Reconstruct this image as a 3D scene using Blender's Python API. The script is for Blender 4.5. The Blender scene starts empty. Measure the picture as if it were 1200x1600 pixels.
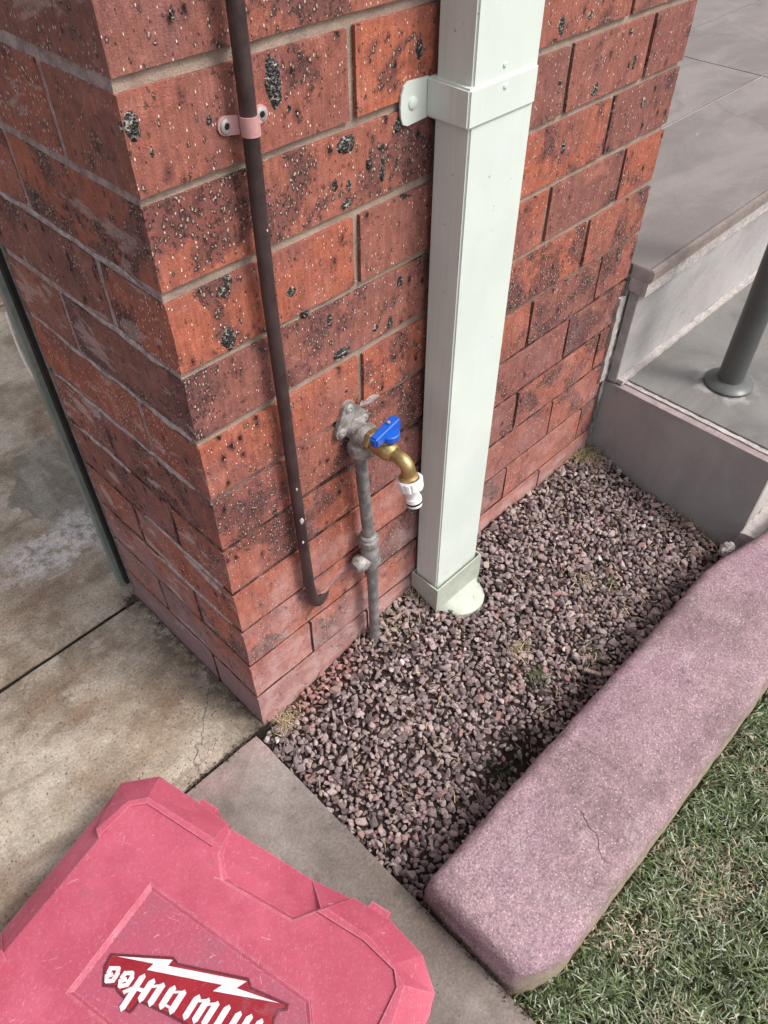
import bpy, bmesh, math, random
import numpy as np
from mathutils import Vector, Matrix, noise as mnoise

random.seed(7); RS = np.random.RandomState(11)
sc = bpy.context.scene
COL = sc.collection

# ------------------------------------------------------------------ camera
CP = (-0.2917151, -0.5607969, 1.1313316)
RX = (0.7021510, -0.7120274, -0.0009382)
RY = (-0.5186258, -0.5105284, -0.6858485)
RZ = (0.4878639, 0.4820558, -0.7277438)
cam = bpy.data.cameras.new('camera'); co = bpy.data.objects.new('camera', cam); COL.objects.link(co)
M = Matrix(((RX[0], -RY[0], -RZ[0], CP[0]), (RX[1], -RY[1], -RZ[1], CP[1]), (RX[2], -RY[2], -RZ[2], CP[2]), (0, 0, 0, 1)))
co.matrix_world = M
cam.sensor_fit = 'VERTICAL'; cam.sensor_height = 24.0; cam.lens = 1204.96/1600*24
cam.clip_start = 0.02; cam.clip_end = 200
sc.camera = co

# ------------------------------------------------------------------ sky and sun
SUN_EL, SUN_AZ = math.radians(52), math.atan2(-0.80, 0.40)     # sun stands over the lawn side
w = bpy.data.worlds.new('World'); sc.world = w; w.use_nodes = True
nt = w.node_tree; bg = nt.nodes['Background']
sky = nt.nodes.new('ShaderNodeTexSky'); sky.sky_type = 'NISHITA'; sky.sun_disc = False
sky.sun_elevation = SUN_EL; sky.sun_rotation = math.pi/2 - SUN_AZ
sky.air_density = 1.0; sky.dust_density = 4.0; sky.ozone_density = 0.6
hs = nt.nodes.new('ShaderNodeHueSaturation'); hs.inputs['Saturation'].default_value = .30      # thin high cloud: whiter sky
nt.links.new(sky.outputs[0], hs.inputs['Color']); nt.links.new(hs.outputs[0], bg.inputs[0]); bg.inputs[1].default_value = 0.15
sl = bpy.data.lights.new('sun', 'SUN'); sl.energy = 1.45; sl.angle = math.radians(15); sl.color = (1, .96, .9)
so = bpy.data.objects.new('sun', sl); COL.objects.link(so)
sd = Vector((math.cos(SUN_EL)*math.cos(SUN_AZ), math.cos(SUN_EL)*math.sin(SUN_AZ), math.sin(SUN_EL)))
so.rotation_euler = sd.to_track_quat('Z', 'Y').to_euler(); so.location = (1, -3, 4)
sc.view_settings.view_transform = 'Standard'; sc.view_settings.look = 'None'
sc.view_settings.gamma = 1; sc.view_settings.use_curve_mapping = False
sc.view_settings.exposure = 0.72
sc.render.engine = 'CYCLES'
sc.cycles.use_denoising = True
sc.cycles.max_bounces = 5; sc.cycles.diffuse_bounces = 3; sc.cycles.glossy_bounces = 2
sc.cycles.use_adaptive_sampling = True; sc.cycles.adaptive_threshold = .02

# ------------------------------------------------------------------ node helper
class NB:
    def __init__(s, name, rough=0.8, spec=0.3):
        s.m = bpy.data.materials.new(name); s.m.use_nodes = True
        s.t = s.m.node_tree; s.b = s.t.nodes['Principled BSDF']
        s.b.inputs['Roughness'].default_value = rough
        s.b.inputs['Specular IOR Level'].default_value = spec
        s.geo = s.t.nodes.new('ShaderNodeNewGeometry'); s.tc = s.t.nodes.new('ShaderNodeTexCoord')
        s.oi = s.t.nodes.new('ShaderNodeObjectInfo')
        s.pos = s.geo.outputs['Position']
    def put(s, sock, v):
        if isinstance(v, bpy.types.NodeSocket): s.t.links.new(v, sock)
        elif isinstance(v, (tuple, list)) and len(v) == 3 and sock.type == 'RGBA': sock.default_value = (*v, 1)
        else: sock.default_value = v
    def math(s, op, a, b=None, c=None):
        n = s.t.nodes.new('ShaderNodeMath'); n.operation = op
        s.put(n.inputs[0], a)
        if b is not None: s.put(n.inputs[1], b)
        if c is not None: s.put(n.inputs[2], c)
        return n.outputs[0]
    def vmath(s, op, a, b=None):
        n = s.t.nodes.new('ShaderNodeVectorMath'); n.operation = op
        s.put(n.inputs[0], a)
        if b is not None:
            if op == 'SCALE': s.put(n.inputs[3], b)
            else: s.put(n.inputs[1], b)
        return n.outputs[1] if op in ('LENGTH', 'DISTANCE', 'DOT_PRODUCT') else n.outputs[0]
    def sep(s, v):
        n = s.t.nodes.new('ShaderNodeSeparateXYZ'); s.put(n.inputs[0], v); return n.outputs
    def comb(s, x, y, z):
        n = s.t.nodes.new('ShaderNodeCombineXYZ'); s.put(n.inputs[0], x); s.put(n.inputs[1], y); s.put(n.inputs[2], z); return n.outputs[0]
    def noise(s, scale, detail=3, rough=.55, vec=None, dist=0, col=False):
        n = s.t.nodes.new('ShaderNodeTexNoise'); s.put(n.inputs['Vector'], vec if vec is not None else s.pos)
        n.inputs['Scale'].default_value = scale; n.inputs['Detail'].default_value = detail
        n.inputs['Roughness'].default_value = rough; n.inputs['Distortion'].default_value = dist
        return n.outputs[1] if col else n.outputs[0]
    def vor(s, scale, vec=None, feature='F1'):
        n = s.t.nodes.new('ShaderNodeTexVoronoi'); n.feature = feature
        s.put(n.inputs['Vector'], vec if vec is not None else s.pos); n.inputs['Scale'].default_value = scale
        return n.outputs[0], (s.sep(n.outputs[1])[0] if feature == 'F1' else None)
    def mr(s, v, a, b, c=0.0, d=1.0, smooth=True):
        n = s.t.nodes.new('ShaderNodeMapRange'); n.interpolation_type = 'SMOOTHSTEP' if smooth else 'LINEAR'
        s.put(n.inputs[0], v)
        for i, q in enumerate((a, b, c, d)): s.put(n.inputs[1+i], q)
        return n.outputs[0]
    def mix(s, f, a, b, mode='MIX'):
        n = s.t.nodes.new('ShaderNodeMix'); n.data_type = 'RGBA'; n.blend_type = mode
        s.put(n.inputs[0], f); s.put(n.inputs[6], a); s.put(n.inputs[7], b); return n.outputs[2]
    def ramp(s, f, stops, interp='LINEAR'):
        n = s.t.nodes.new('ShaderNodeValToRGB'); s.put(n.inputs[0], f); r = n.color_ramp; r.interpolation = interp
        while len(r.elements) < len(stops): r.elements.new(.5)
        for e, (p, c) in zip(r.elements, stops): e.position = p; e.color = (*c, 1)
        return n.outputs[0]
    def mul(s, a, b): return s.math('MULTIPLY', a, b)
    def add(s, a, b): return s.math('ADD', a, b)
    def val(s, c, f):      # multiply colour by scalar
        return s.mix(1.0, c, s.comb(f, f, f), 'MULTIPLY')
    def done(s, color, rough=None, h=None, dist=.001, metal=None):
        s.put(s.b.inputs['Base Color'], color)
        if rough is not None: s.put(s.b.inputs['Roughness'], rough)
        if metal is not None: s.put(s.b.inputs['Metallic'], metal)
        if h is not None:
            n = s.t.nodes.new('ShaderNodeBump'); n.inputs['Distance'].default_value = dist; n.inputs['Strength'].default_value = 1
            s.put(n.inputs['Height'], h); s.t.links.new(n.outputs[0], s.b.inputs['Normal'])
        return s.m

# ------------------------------------------------------------------ materials
def m_brick():
    n = NB('fired_brick', .85, .25)
    rnd = n.oi.outputs['Random']
    v = n.vmath('ADD', n.pos, n.comb(n.mul(rnd, 37.0), n.mul(rnd, 11.0), n.mul(rnd, 23.0)))
    vs = n.vmath('MULTIPLY', v, (1, 1, .62))
    z = n.sep(n.pos)[2]
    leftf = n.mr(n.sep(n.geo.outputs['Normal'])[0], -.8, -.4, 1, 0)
    base = n.ramp(rnd, [(0, (.34, .105, .066)), (.22, (.385, .118, .070)), (.42, (.27, .102, .076)), (.60, (.225, .090, .073)), (.8, (.36, .110, .067)), (1, (.205, .088, .078))])
    hue = n.noise(14, 3, .6, v)
    base = n.mix(n.mul(n.mr(hue, .42, .7), .65), base, (.20, .085, .080))
    base = n.mix(n.mul(n.mr(n.noise(23, 2, .6, n.vmath('ADD', v, (4, 0, 2))), .55, .75), .5), base, (.42, .165, .12))
    base = n.val(base, n.mr(n.noise(260, 2, .7, n.vmath('MULTIPLY', v, (1, 1, .10))), .25, .75, .74, 1.22, False))
    base = n.val(base, n.mr(n.noise(800, 2, .7, v), .25, .75, .60, 1.40, False))
    base = n.val(base, n.mr(n.noise(70, 4, .7, v), .3, .7, .78, 1.2, False))
    # burnt purple-brown clusters, placed differently in every brick
    cl = n.noise(12, 4, .62, n.vmath('ADD', v, (5.1, 3, 8)), .4)
    amt = n.mr(n.math('FRACT', n.mul(rnd, 7.77)), 0, 1, .66, .49, False)
    cm = n.mr(n.math('SUBTRACT', cl, amt), -.05, .06)
    col = n.mix(n.mul(cm, .62), base, (.085, .042, .046))
    # garage side: thin grey-purple mortar film, with that side's shade painted in darker
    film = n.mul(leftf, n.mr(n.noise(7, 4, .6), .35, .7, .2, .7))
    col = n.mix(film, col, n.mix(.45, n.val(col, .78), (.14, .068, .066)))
    wob = n.vmath('SCALE', n.noise(300, 2, .5, v, col=True), .005)
    hh = n.mul(n.noise(600, 3, .7, v), .5)
    # dark melted pits with a burnt halo
    d, c = n.vor(80, n.vmath('ADD', vs, wob))
    k_ = n.mr(n.add(c, n.mul(cm, .22)), .87, .90)
    pit = n.mul(n.mr(d, .07, .26, 1, 0), k_); halo = n.mul(n.mr(d, .15, .6, 1, 0), k_)
    col = n.mix(n.mul(halo, .6), col, (.085, .028, .026))
    col = n.mix(pit, col, (.016, .011, .012)); hh = n.math('SUBTRACT', hh, n.mul(pit, 1.3))
    # grey glassy slag clusters made of tiny bubbles
    sm = n.noise(20, 3, .65, n.vmath('ADD', v, (2.2, 9.4, 4.4)), .6)
    smask = n.mr(n.add(sm, n.mul(cm, .05)), .705, .735)
    d2, c2 = n.vor(270, n.vmath('ADD', vs, wob))
    slag = n.ramp(d2, [(0, (.05, .045, .045)), (.22, (.10, .09, .085)), (.34, (.46, .41, .33)), (.42, (.30, .27, .22)), (.5, (.035, .03, .032)), (1, (.02, .018, .02))])
    col = n.mix(smask, col, slag); hh = n.add(hh, n.mul(smask, n.mr(d2, .1, .45, -1.3, 1.0)))
    # pale grit ringed in black, dense inside the burnt clusters
    cc = n.add(c2, n.mul(cm, .52))
    g = n.mul(n.mr(d2, .16, .34, 1, 0), n.mr(cc, .93, .96))
    ring = n.mul(n.mr(d2, .40, .75, 1, 0), n.mr(cc, .93, .96))
    col = n.mix(n.mul(ring, .8), col, (.028, .018, .019))
    col = n.mix(n.mul(g, .85), col, (.55, .44, .34)); hh = n.add(hh, n.mul(g, .9))
    # fine pale flecks, drawn out downwards by the wire cut
    d4, c4 = n.vor(360, n.vmath('MULTIPLY', v, (1, 1, .5)))
    sp2 = n.mul(n.mr(d4, .16, .32, 1, 0), n.mr(n.add(c4, n.mul(cm, .14)), .755, .785))
    col = n.mix(n.mul(sp2, .85), col, n.mix(n.mr(c4, .84, .86), (.62, .32, .24), (.85, .70, .62)))
    dk = n.mul(n.mr(d4, .14, .30, 1, 0), n.mr(c4, .16, .13))
    col = n.mix(n.mul(dk, .8), col, (.05, .018, .016)); hh = n.math('SUBTRACT', n.add(hh, n.mul(sp2, .5)), n.mul(dk, .6))
    # pink mortar dust, thick at the foot of the wall
    du = n.noise(9, 4, .68, n.pos)
    low = n.mr(z, .02, .50, 1, 0)
    dm = n.mul(n.mr(n.add(du, n.mul(low, .30)), .52, .90), n.mr(z, .30, .66, 1, .10))
    dm = n.mul(dm, n.mr(n.sep(n.pos)[0], .30, .55, 1, .45))
    dm = n.math('MAXIMUM', dm, n.mul(n.mr(z, .055, .085, .95, 0), n.mr(du, .2, .5, .85, 1)))
    gn = n.mr(n.noise(320, 3, .7), .35, .65, .55, 1.1, False)
    pink = n.mix(leftf, n.mix(n.mr(n.noise(30, 3), .4, .6), (.41, .225, .215), (.54, .36, .345)), (.27, .19, .20))
    col = n.mix(n.math('MINIMUM', n.mul(n.mul(dm, gn), .82), .92), col, pink)
    # wiped mortar left on the garage side and in broken patches low on the front
    sv = n.noise(15, 4, .7, n.vmath('MULTIPLY', n.vmath('ADD', n.pos, (3.3, 1.2, 6.1)), (1, .55, 1.5)), .5)
    sa = n.mix(leftf, (.66, .66, .66), (.585, .585, .585))
    smr = n.mul(n.mr(n.math('SUBTRACT', sv, n.sep(sa)[0]), 0, .06), n.mr(z, .75, .45, n.mul(leftf, .6), 1))
    col = n.mix(n.mul(smr, n.mul(gn, .72)), col, (.46, .35, .335)); hh = n.add(hh, n.mul(smr, .5))
    return n.done(col, n.mr(n.noise(30, 2), .3, .7, .65, .95), hh, .0015)

def m_mortar():
    n = NB('mortar', .95, .1)
    z = n.sep(n.pos)[2]
    leftf = n.mr(n.sep(n.geo.outputs['Normal'])[0], -.8, -.4, 1, 0)
    c = n.mix(n.mr(n.noise(40, 4), .3, .7), (.40, .31, .25), (.30, .225, .185))
    cl = n.mix(n.mr(n.noise(60, 4, .7), .35, .65), (.44, .34, .325), (.26, .185, .18))
    c = n.mix(leftf, c, cl)
    low = n.mix(n.mr(n.noise(45, 4, .7), .42, .66), (.050, .026, .024), (.21, .125, .11))  # low joints: red-brown mortar, coloured darker to stand in for shadow lines
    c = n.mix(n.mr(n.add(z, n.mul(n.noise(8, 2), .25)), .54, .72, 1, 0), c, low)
    c = n.val(c, n.mr(n.noise(600, 3, .7), .2, .8, .65, 1.3, False))
    return n.done(c, None, n.noise(500, 4, .75), .0016)

def m_smear():
    n = NB('smeared_mortar', .95, .1)
    c = n.mix(n.mr(n.noise(90, 4, .7), .3, .7), (.50, .40, .385), (.27, .19, .185))
    return n.done(n.val(c, n.mr(n.noise(700, 3, .7), .2, .8, .6, 1.3, False)), None, n.noise(400, 4, .75), .002)

def m_concrete():
    n = NB('stained_concrete', .85, .3)
    x, y, z = n.sep(n.pos)[:3]
    c = n.mix(n.mr(n.noise(5, 5, .65, None, .4), .38, .62), (.175, .135, .098), (.37, .315, .255))
    c = n.mix(n.mul(n.mr(n.noise(3.3, 4, .62, n.vmath('ADD', n.pos, (3, 1, 0)), .5), .5, .66), .75), c, (.215, .145, .095))
    c = n.mix(n.mul(n.mr(n.noise(6.5, 5, .65, n.vmath('ADD', n.pos, (9, 4, 0)), .8), .54, .66), .35), c, (.19, .16, .125))
    c = n.mix(n.mul(n.mr(n.noise(24, 4, .7, n.vmath('ADD', n.pos, (1, 7, 0))), .52, .7), .5), c, (.42, .365, .315))
    # long brown water marks running across the drive
    st = n.noise(7, 4, .6, n.vmath('MULTIPLY', n.pos, (.5, 2.0, 1)), .6)
    c = n.mix(n.mul(n.mr(st, .52, .66), .6), c, (.15, .092, .060))
    # grey cement wash with a crusted white rim beside the pier
    wv = n.vmath('ADD', n.pos, n.vmath('SCALE', n.vmath('SUBTRACT', n.noise(9, 4, .6, col=True), (.5, .5, .5)), .16))
    r = n.vmath('LENGTH', n.vmath('MULTIPLY', n.vmath('SUBTRACT', wv, (.06, .70, 0)), (8.0, 4.2, 0)))
    wash = n.mr(r, .72, .78, 1, 0)
    c = n.mix(n.mul(wash, .85), c, n.mix(n.mr(n.noise(26, 3, .6, n.vmath('MULTIPLY', n.pos, (1, .4, 1)), .5), .42, .6), (.15, .128, .100), (.225, .20, .168)))
    r2 = n.vmath('LENGTH', n.vmath('MULTIPLY', n.vmath('SUBTRACT', wv, (-.03, .575, 0)), (7.0, 12.5, 0)))
    cr = n.mul(n.mr(r2, .55, 1.05, 1, 0), n.mr(n.noise(45, 5, .75), .38, .56))
    c = n.mix(n.mul(cr, .75), c, (.50, .45, .44))
    c = n.val(c, n.mr(n.noise(230, 4, .8), .3, .7, .58, 1.42, False))
    c = n.val(c, n.mr(n.noise(28, 4, .7), .3, .7, .84, 1.16, False))
    d, k = n.vor(110); pit = n.mul(n.mr(d, .06, .2, 1, 0), n.mr(n.add(k, n.mul(n.mr(n.noise(7, 3), .4, .7), .16)), .88, .90))
    d2, k2 = n.vor(270); pit2 = n.mul(n.mr(d2, .14, .34, 1, 0), n.mr(n.add(k2, n.mul(n.mr(n.noise(5, 3, .5, n.vmath('ADD', n.pos, (2, 2, 2))), .45, .6), .25)), .90, .93))
    pm = n.math('MAXIMUM', pit, pit2)
    c = n.mix(n.mul(pm, .8), c, (.05, .043, .04))
    # dirt gathered along the pier foot
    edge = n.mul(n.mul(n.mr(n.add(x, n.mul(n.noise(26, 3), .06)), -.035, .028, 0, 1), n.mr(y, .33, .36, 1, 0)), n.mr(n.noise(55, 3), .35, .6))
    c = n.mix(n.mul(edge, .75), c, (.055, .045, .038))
    # fine crack near the pier corner
    cx = n.add(n.math('SUBTRACT', x, n.mul(n.math('SUBTRACT', n.noise(24, 4), .5), .07)), .085)
    ln = n.math('ABSOLUTE', n.math('SUBTRACT', cx, n.mul(n.math('SUBTRACT', y, .05), .9)))
    crk = n.mul(n.mr(ln, .0006, .0018, 1, 0), n.mul(n.mr(y, .0, .02), n.mr(y, .10, .13, 1, 0)))
    c = n.mix(n.mul(crk, .5), c, (.04, .035, .03))
    hh = n.math('SUBTRACT', n.add(n.mul(n.noise(260, 4, .7), .5), n.mul(n.noise(40, 3), .5)), n.add(n.add(pm, crk), n.mul(wash, .35)))
    return n.done(c, n.mr(n.noise(12, 3), .3, .7, .6, .9), hh, .0012)

def m_strip():
    n = NB('trowelled_concrete', .8, .3)
    x, y, z = n.sep(n.pos)[:3]
    c = n.mix(n.mr(n.noise(6, 4, .6), .35, .65), (.135, .112, .102), (.255, .22, .205))
    c = n.mix(n.mul(n.mr(n.noise(4, 4, .6, n.vmath('MULTIPLY', n.pos, (1.4, .6, 1))), .5, .7), .5), c, (.26, .225, .21))
    c = n.mix(n.mul(n.mr(n.noise(15, 4, .7, n.vmath('ADD', n.pos, (4, 0, 0))), .55, .7), .55), c, (.115, .10, .09))
    e = n.mul(n.mr(n.add(x, n.mul(n.noise(30, 3), .04)), -.062, -.005), n.mr(y, -.2, -.3))
    c = n.mix(n.mul(e, .7), c, (.12, .095, .078))
    c = n.mix(n.mul(n.mr(y, -.09, -.01), n.mr(n.noise(20, 3), .3, .6, .2, .75)), c, (.33, .225, .21))
    c = n.val(c, n.mr(n.noise(260, 4, .8), .3, .7, .66, 1.34, False))
    c = n.val(c, n.mr(n.noise(38, 4, .7), .3, .7, .86, 1.14, False))
    d, k = n.vor(170); pit = n.mul(n.mr(d, .06, .2, 1, 0), n.mr(k, .93, .95))
    c = n.mix(n.mul(pit, .7), c, (.06, .05, .045))
    return n.done(c, n.mr(n.noise(9, 3), .3, .7, .5, .8), n.math('SUBTRACT', n.mul(n.noise(200, 4, .65), .5), pit), .0009)

def m_kerb():
    n = NB('mauve_kerb_concrete', .85, .3)
    x, y, z = n.sep(n.pos)[:3]
    c = n.mix(n.mr(n.noise(7, 4, .6), .35, .65), (.195, .132, .140), (.315, .215, .232))
    c = n.mix(n.mul(n.mr(n.noise(3.2, 3, .6), .5, .68), .5), c, (.29, .175, .23))
    c = n.mix(n.mul(n.mr(n.noise(13, 4, .7, n.vmath('ADD', n.pos, (8, 0, 3))), .56, .72), .5), c, (.40, .33, .33))
    c = n.val(c, n.mul(n.mr(n.noise(330, 3, .8), .3, .7, .45, 1.5, False), n.mr(n.noise(70, 3, .7), .3, .7, .85, 1.15, False)))
    d, k = n.vor(300); sp = n.mul(n.mr(d, .15, .4, 1, 0), n.mr(k, .76, .82)); c = n.mix(n.mul(sp, .75), c, (.62, .50, .51))
    da, ka = n.vor(150, n.vmath('ADD', n.pos, (1, 4, 2))); ag = n.mul(n.mr(da, .12, .4, 1, 0), n.mr(ka, .82, .86)); c = n.mix(n.mul(ag, .5), c, (.11, .08, .085))
    d2, k2 = n.vor(60); pt = n.mul(n.mr(d2, .03, .08, 1, 0), n.mr(k2, .9, .92)); c = n.mix(pt, c, (.05, .03, .03))
    # greenish beige weathering along the foot on the lawn side
    eb = n.mr(n.add(z, n.mul(n.noise(25, 4), .05)), .052, .09, 1, 0)
    eb = n.mul(eb, n.mr(y, -.5, -.53, 0, 1))
    c = n.mix(n.mul(eb, .85), c, n.mix(n.mr(n.noise(60, 3), .4, .6), (.27, .225, .15), (.36, .29, .22)))
    ib = n.mr(n.add(z, n.mul(n.noise(18, 3), .05)), .03, .07, 1, 0)  # shade along the inner edge facing the gravel, painted into the colour
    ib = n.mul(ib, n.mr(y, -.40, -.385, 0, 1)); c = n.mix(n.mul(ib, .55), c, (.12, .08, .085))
    # hairline crack
    wx = n.add(x, n.mul(n.math('SUBTRACT', n.noise(38, 3), .5), .03))
    ln = n.math('ABSOLUTE', n.add(n.math('SUBTRACT', wx, .193), n.mul(n.add(y, .48), -.42)))
    crk = n.mul(n.mr(ln, .0004, .0014, 1, 0), n.mul(n.mr(y, -.525, -.51), n.mr(y, -.455, -.445, 1, 0)))
    wx2 = n.add(x, n.mul(n.math('SUBTRACT', n.noise(22, 4), .5), .04))
    ln2 = n.math('ABSOLUTE', n.add(n.math('SUBTRACT', wx2, .285), n.mul(n.add(y, .40), .15)))
    crk2 = n.mul(n.mr(ln2, .0005, .004, .7, 0), n.mr(y, -.46, -.44))
    crk2 = n.mul(crk2, .45)
    ck = n.math('MAXIMUM', crk, crk2)
    c = n.mix(n.mul(ck, .4), c, (.07, .05, .052))
    hh = n.math('SUBTRACT', n.add(n.mul(n.noise(240, 4, .7), .7), n.mul(n.noise(50, 3), .6)), n.add(ck, n.mul(pt, .8)))
    return n.done(c, None, hh, .0030)

def m_tile(name, a, b, spec=.4):
    n = NB(name, .7, .15)
    x, y, z = n.sep(n.pos)[:3]
    rn = n.oi.outputs['Random']
    v = n.vmath('ADD', n.pos, n.comb(n.mul(rn, 9.0), n.mul(rn, 5.0), 0.0))
    c = n.mix(n.mr(n.noise(4.5, 5, .65, n.vmath('MULTIPLY', v, (.7, 1.6, 1)), .7), .35, .65), a, b)
    c = n.mix(n.mul(n.mr(n.noise(5, 5, .6, n.vmath('ADD', v, (3, 3, 3)), 1.2), .55, .7), .35), c, tuple(q*.6 for q in a))
    c = n.mix(n.mul(n.mr(n.noise(9, 3, .6, n.vmath('ADD', v, (13, 3, 3)), .4), .58, .72), .10), c, (a[0]*1.05, a[1]*.75, a[2]*1.02))
    c = n.val(c, n.mr(n.noise(420, 3, .75), .25, .75, .8, 1.2, False))
    # lime bloom round the rail foot and cement splashes
    r = n.vmath('DISTANCE', n.comb(x, y, z), (1.056, -.182, .2))
    rr = n.add(r, n.mul(n.math('SUBTRACT', n.noise(45, 4, .7), .5), .05))
    bl = n.mul(n.mr(rr, .048, .075, 1, 0), n.mul(n.mr(n.noise(30, 3), .42, .58), n.mr(x, 1.09, 1.03, .25, 1)))
    c = n.mix(n.mul(bl, .6), c, (.42, .39, .39))
    d, k = n.vor(16, n.vmath('ADD', n.pos, (3.3, 0, 0))); spl = n.mul(n.mr(n.add(d, n.mul(n.noise(120, 3), .16)), .10, .16, 1, 0), n.mr(k, .72, .74))
    c = n.mix(n.mul(spl, .35), c, (.5, .48, .47))
    return n.done(c, n.mr(n.noise(12, 3), .3, .7, .68, .9), n.noise(150, 3, .6), .0004)

def m_plain(name, c1, c2, sc_=30, rough=.6, spec=.4, bump=.0004, metal=0, grain=.12, bs=300):
    n = NB(name, rough, spec)
    c = n.mix(n.mr(n.noise(sc_, 4, .65), .35, .65), c1, c2)
    c = n.val(c, n.mr(n.noise(bs*1.7, 2, .7), .2, .8, 1-grain, 1+grain, False))
    return n.done(c, n.mr(n.noise(sc_*2, 3), .3, .7, rough*.85, min(1, rough*1.15)), n.noise(bs, 3, .65), bump, metal)

def m_case(name, c1, c2, scr=.5):
    n = NB(name, .55, .4)
    c = n.mix(n.mr(n.noise(9, 4, .6), .38, .66), c1, c2)
    c = n.val(c, n.mr(n.noise(700, 2, .7), .2, .8, .86, 1.14, False))
    o = None
    for i, (ang, s_) in enumerate(((.5, 1), (2.2, 1.3), (1.2, .8), (-.4, 1.7))):
        ca, sa = math.cos(ang), math.sin(ang)
        x, y, z = n.sep(n.pos)[:3]
        u = n.add(n.mul(x, ca), n.mul(y, sa)); v_ = n.math('SUBTRACT', n.mul(y, ca), n.mul(x, sa))
        q = n.comb(n.mul(u, 620*s_), n.mul(v_, 13*s_), n.mul(z, 30))
        q = n.vmath('ADD', q, n.vmath('SCALE', n.noise(14+i*3, 2, .5, col=True), 9.0+i))
        t = n.mul(n.mr(n.noise(1, 1, .5, q), .70, .78), n.mr(n.noise(11+i*4, 3, .6, n.vmath('ADD', n.pos, (i*3.1, 0, 0))), .45, .62))
        o = t if o is None else n.math('MAXIMUM', o, t)
    d, k = n.vor(420); fl = n.mul(n.mr(d, .12, .3, 1, 0), n.mr(k, .9, .93))
    o = n.math('MAXIMUM', o, n.mul(fl, .25))
    c = n.mix(n.mul(o, scr), c, (.72, .42, .48))
    bv = n.t.nodes.new('ShaderNodeBevel'); bv.samples = 3; bv.inputs['Radius'].default_value = .0032
    ed = n.mr(n.vmath('DOT_PRODUCT', bv.outputs[0], n.geo.outputs['Normal']), .985, .90, 0, 1)
    ed = n.mul(ed, n.mr(n.noise(120, 3, .7), .3, .6, .3, .95))
    c = n.mix(n.mul(ed, .6*scr), c, (.74, .45, .50))
    c = n.mix(n.mul(n.mr(n.noise(240, 4, .8), .5, .72), .4*scr), c, (.66, .30, .37))
    sm = n.mul(n.mr(n.noise(22, 5, .7, n.vmath('ADD', n.pos, (7, 7, 7)), 1), .58, .70), .35)
    c = n.mix(sm, c, (.22, .07, .10))
    return n.done(c, n.mr(n.noise(40, 3), .3, .7, .42, .65), n.math('SUBTRACT', n.mul(n.noise(500, 2, .6), .5), n.mul(o, .4)), .0004)

def m_gravel():
    n = NB('crushed_rock', .85, .25)
    r = n.geo.outputs['Random Per Island']
    c = n.ramp(r, [(0, (.10, .074, .075)), (.2, (.175, .130, .130)), (.45, (.245, .185, .182)), (.7, (.31, .245, .238)), (.84, (.40, .32, .30)), (.92, (.30, .165, .15)), (.985, (.42, .34, .33)), (1, (.60, .52, .50))])
    c = n.val(c, n.mr(n.noise(420, 4, .75), .25, .75, .6, 1.35, False))
    x, y, z = n.sep(n.pos)[:3]
    rd = n.mul(n.mul(n.mr(y, -.06, -.02), n.mr(x, .24, .12)), n.mr(x, .03, .07))
    c = n.mix(n.mul(rd, .55), c, (.36, .15, .13))
    return n.done(c, None, n.noise(600, 3, .7), .0007)

def m_blade():
    n = NB('grass_blade', .55, .3)
    at = n.t.nodes.new('ShaderNodeAttribute'); at.attribute_name = 'tint'
    return n.done(at.outputs['Color'])

def m_soil(name, c1, c2):
    n = NB(name, .95, .1)
    c = n.mix(n.mr(n.noise(70, 4, .7), .35, .65), c1, c2)
    return n.done(c, None, n.noise(160, 4, .75), .004)

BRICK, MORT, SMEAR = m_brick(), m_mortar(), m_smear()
CONC, STRIP, KERB = m_concrete(), m_strip(), m_kerb()
TILE_F = m_tile('porch_tile', (.165, .145, .138), (.215, .190, .180))
TILE_T = m_tile('step_tile', (.150, .142, .136), (.195, .186, .180))
TILE_R = m_tile('riser_tile_grey', (.26, .250, .243), (.32, .305, .297))
TILE_B = m_tile('riser_tile_pale', (.29, .272, .268), (.38, .36, .355))
TILE_W = m_plain('side_tile_pale', (.50, .47, .44), (.40, .37, .345), 20, .7, .2, .0006)
TILE_E = m_plain('tile_cut_edge', (.33, .265, .265), (.24, .195, .195), 30, .8, .2, .0006)
TILE_N = m_plain('tile_nosing_edge', (.235, .19, .17), (.185, .15, .138), 25, .7, .3, .0004)
TILE_D = m_plain('tile_dark_edge', (.30, .28, .27), (.40, .37, .36), 30, .8, .2, .0006)
GROUT = m_plain('pale_grout', (.47, .43, .41), (.36, .32, .31), 60, .95, .1, .0025, 0, .25, 240)
GROUTG = m_plain('grey_grout', (.24, .22, .21), (.13, .115, .11), 60, .95, .1, .002, 0, .25, 240)
PAINT = m_plain('pale_green_steel', (.57, .63, .575), (.62, .675, .62), 5, .38, .5, .00012, 0, .03, 120)
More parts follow.
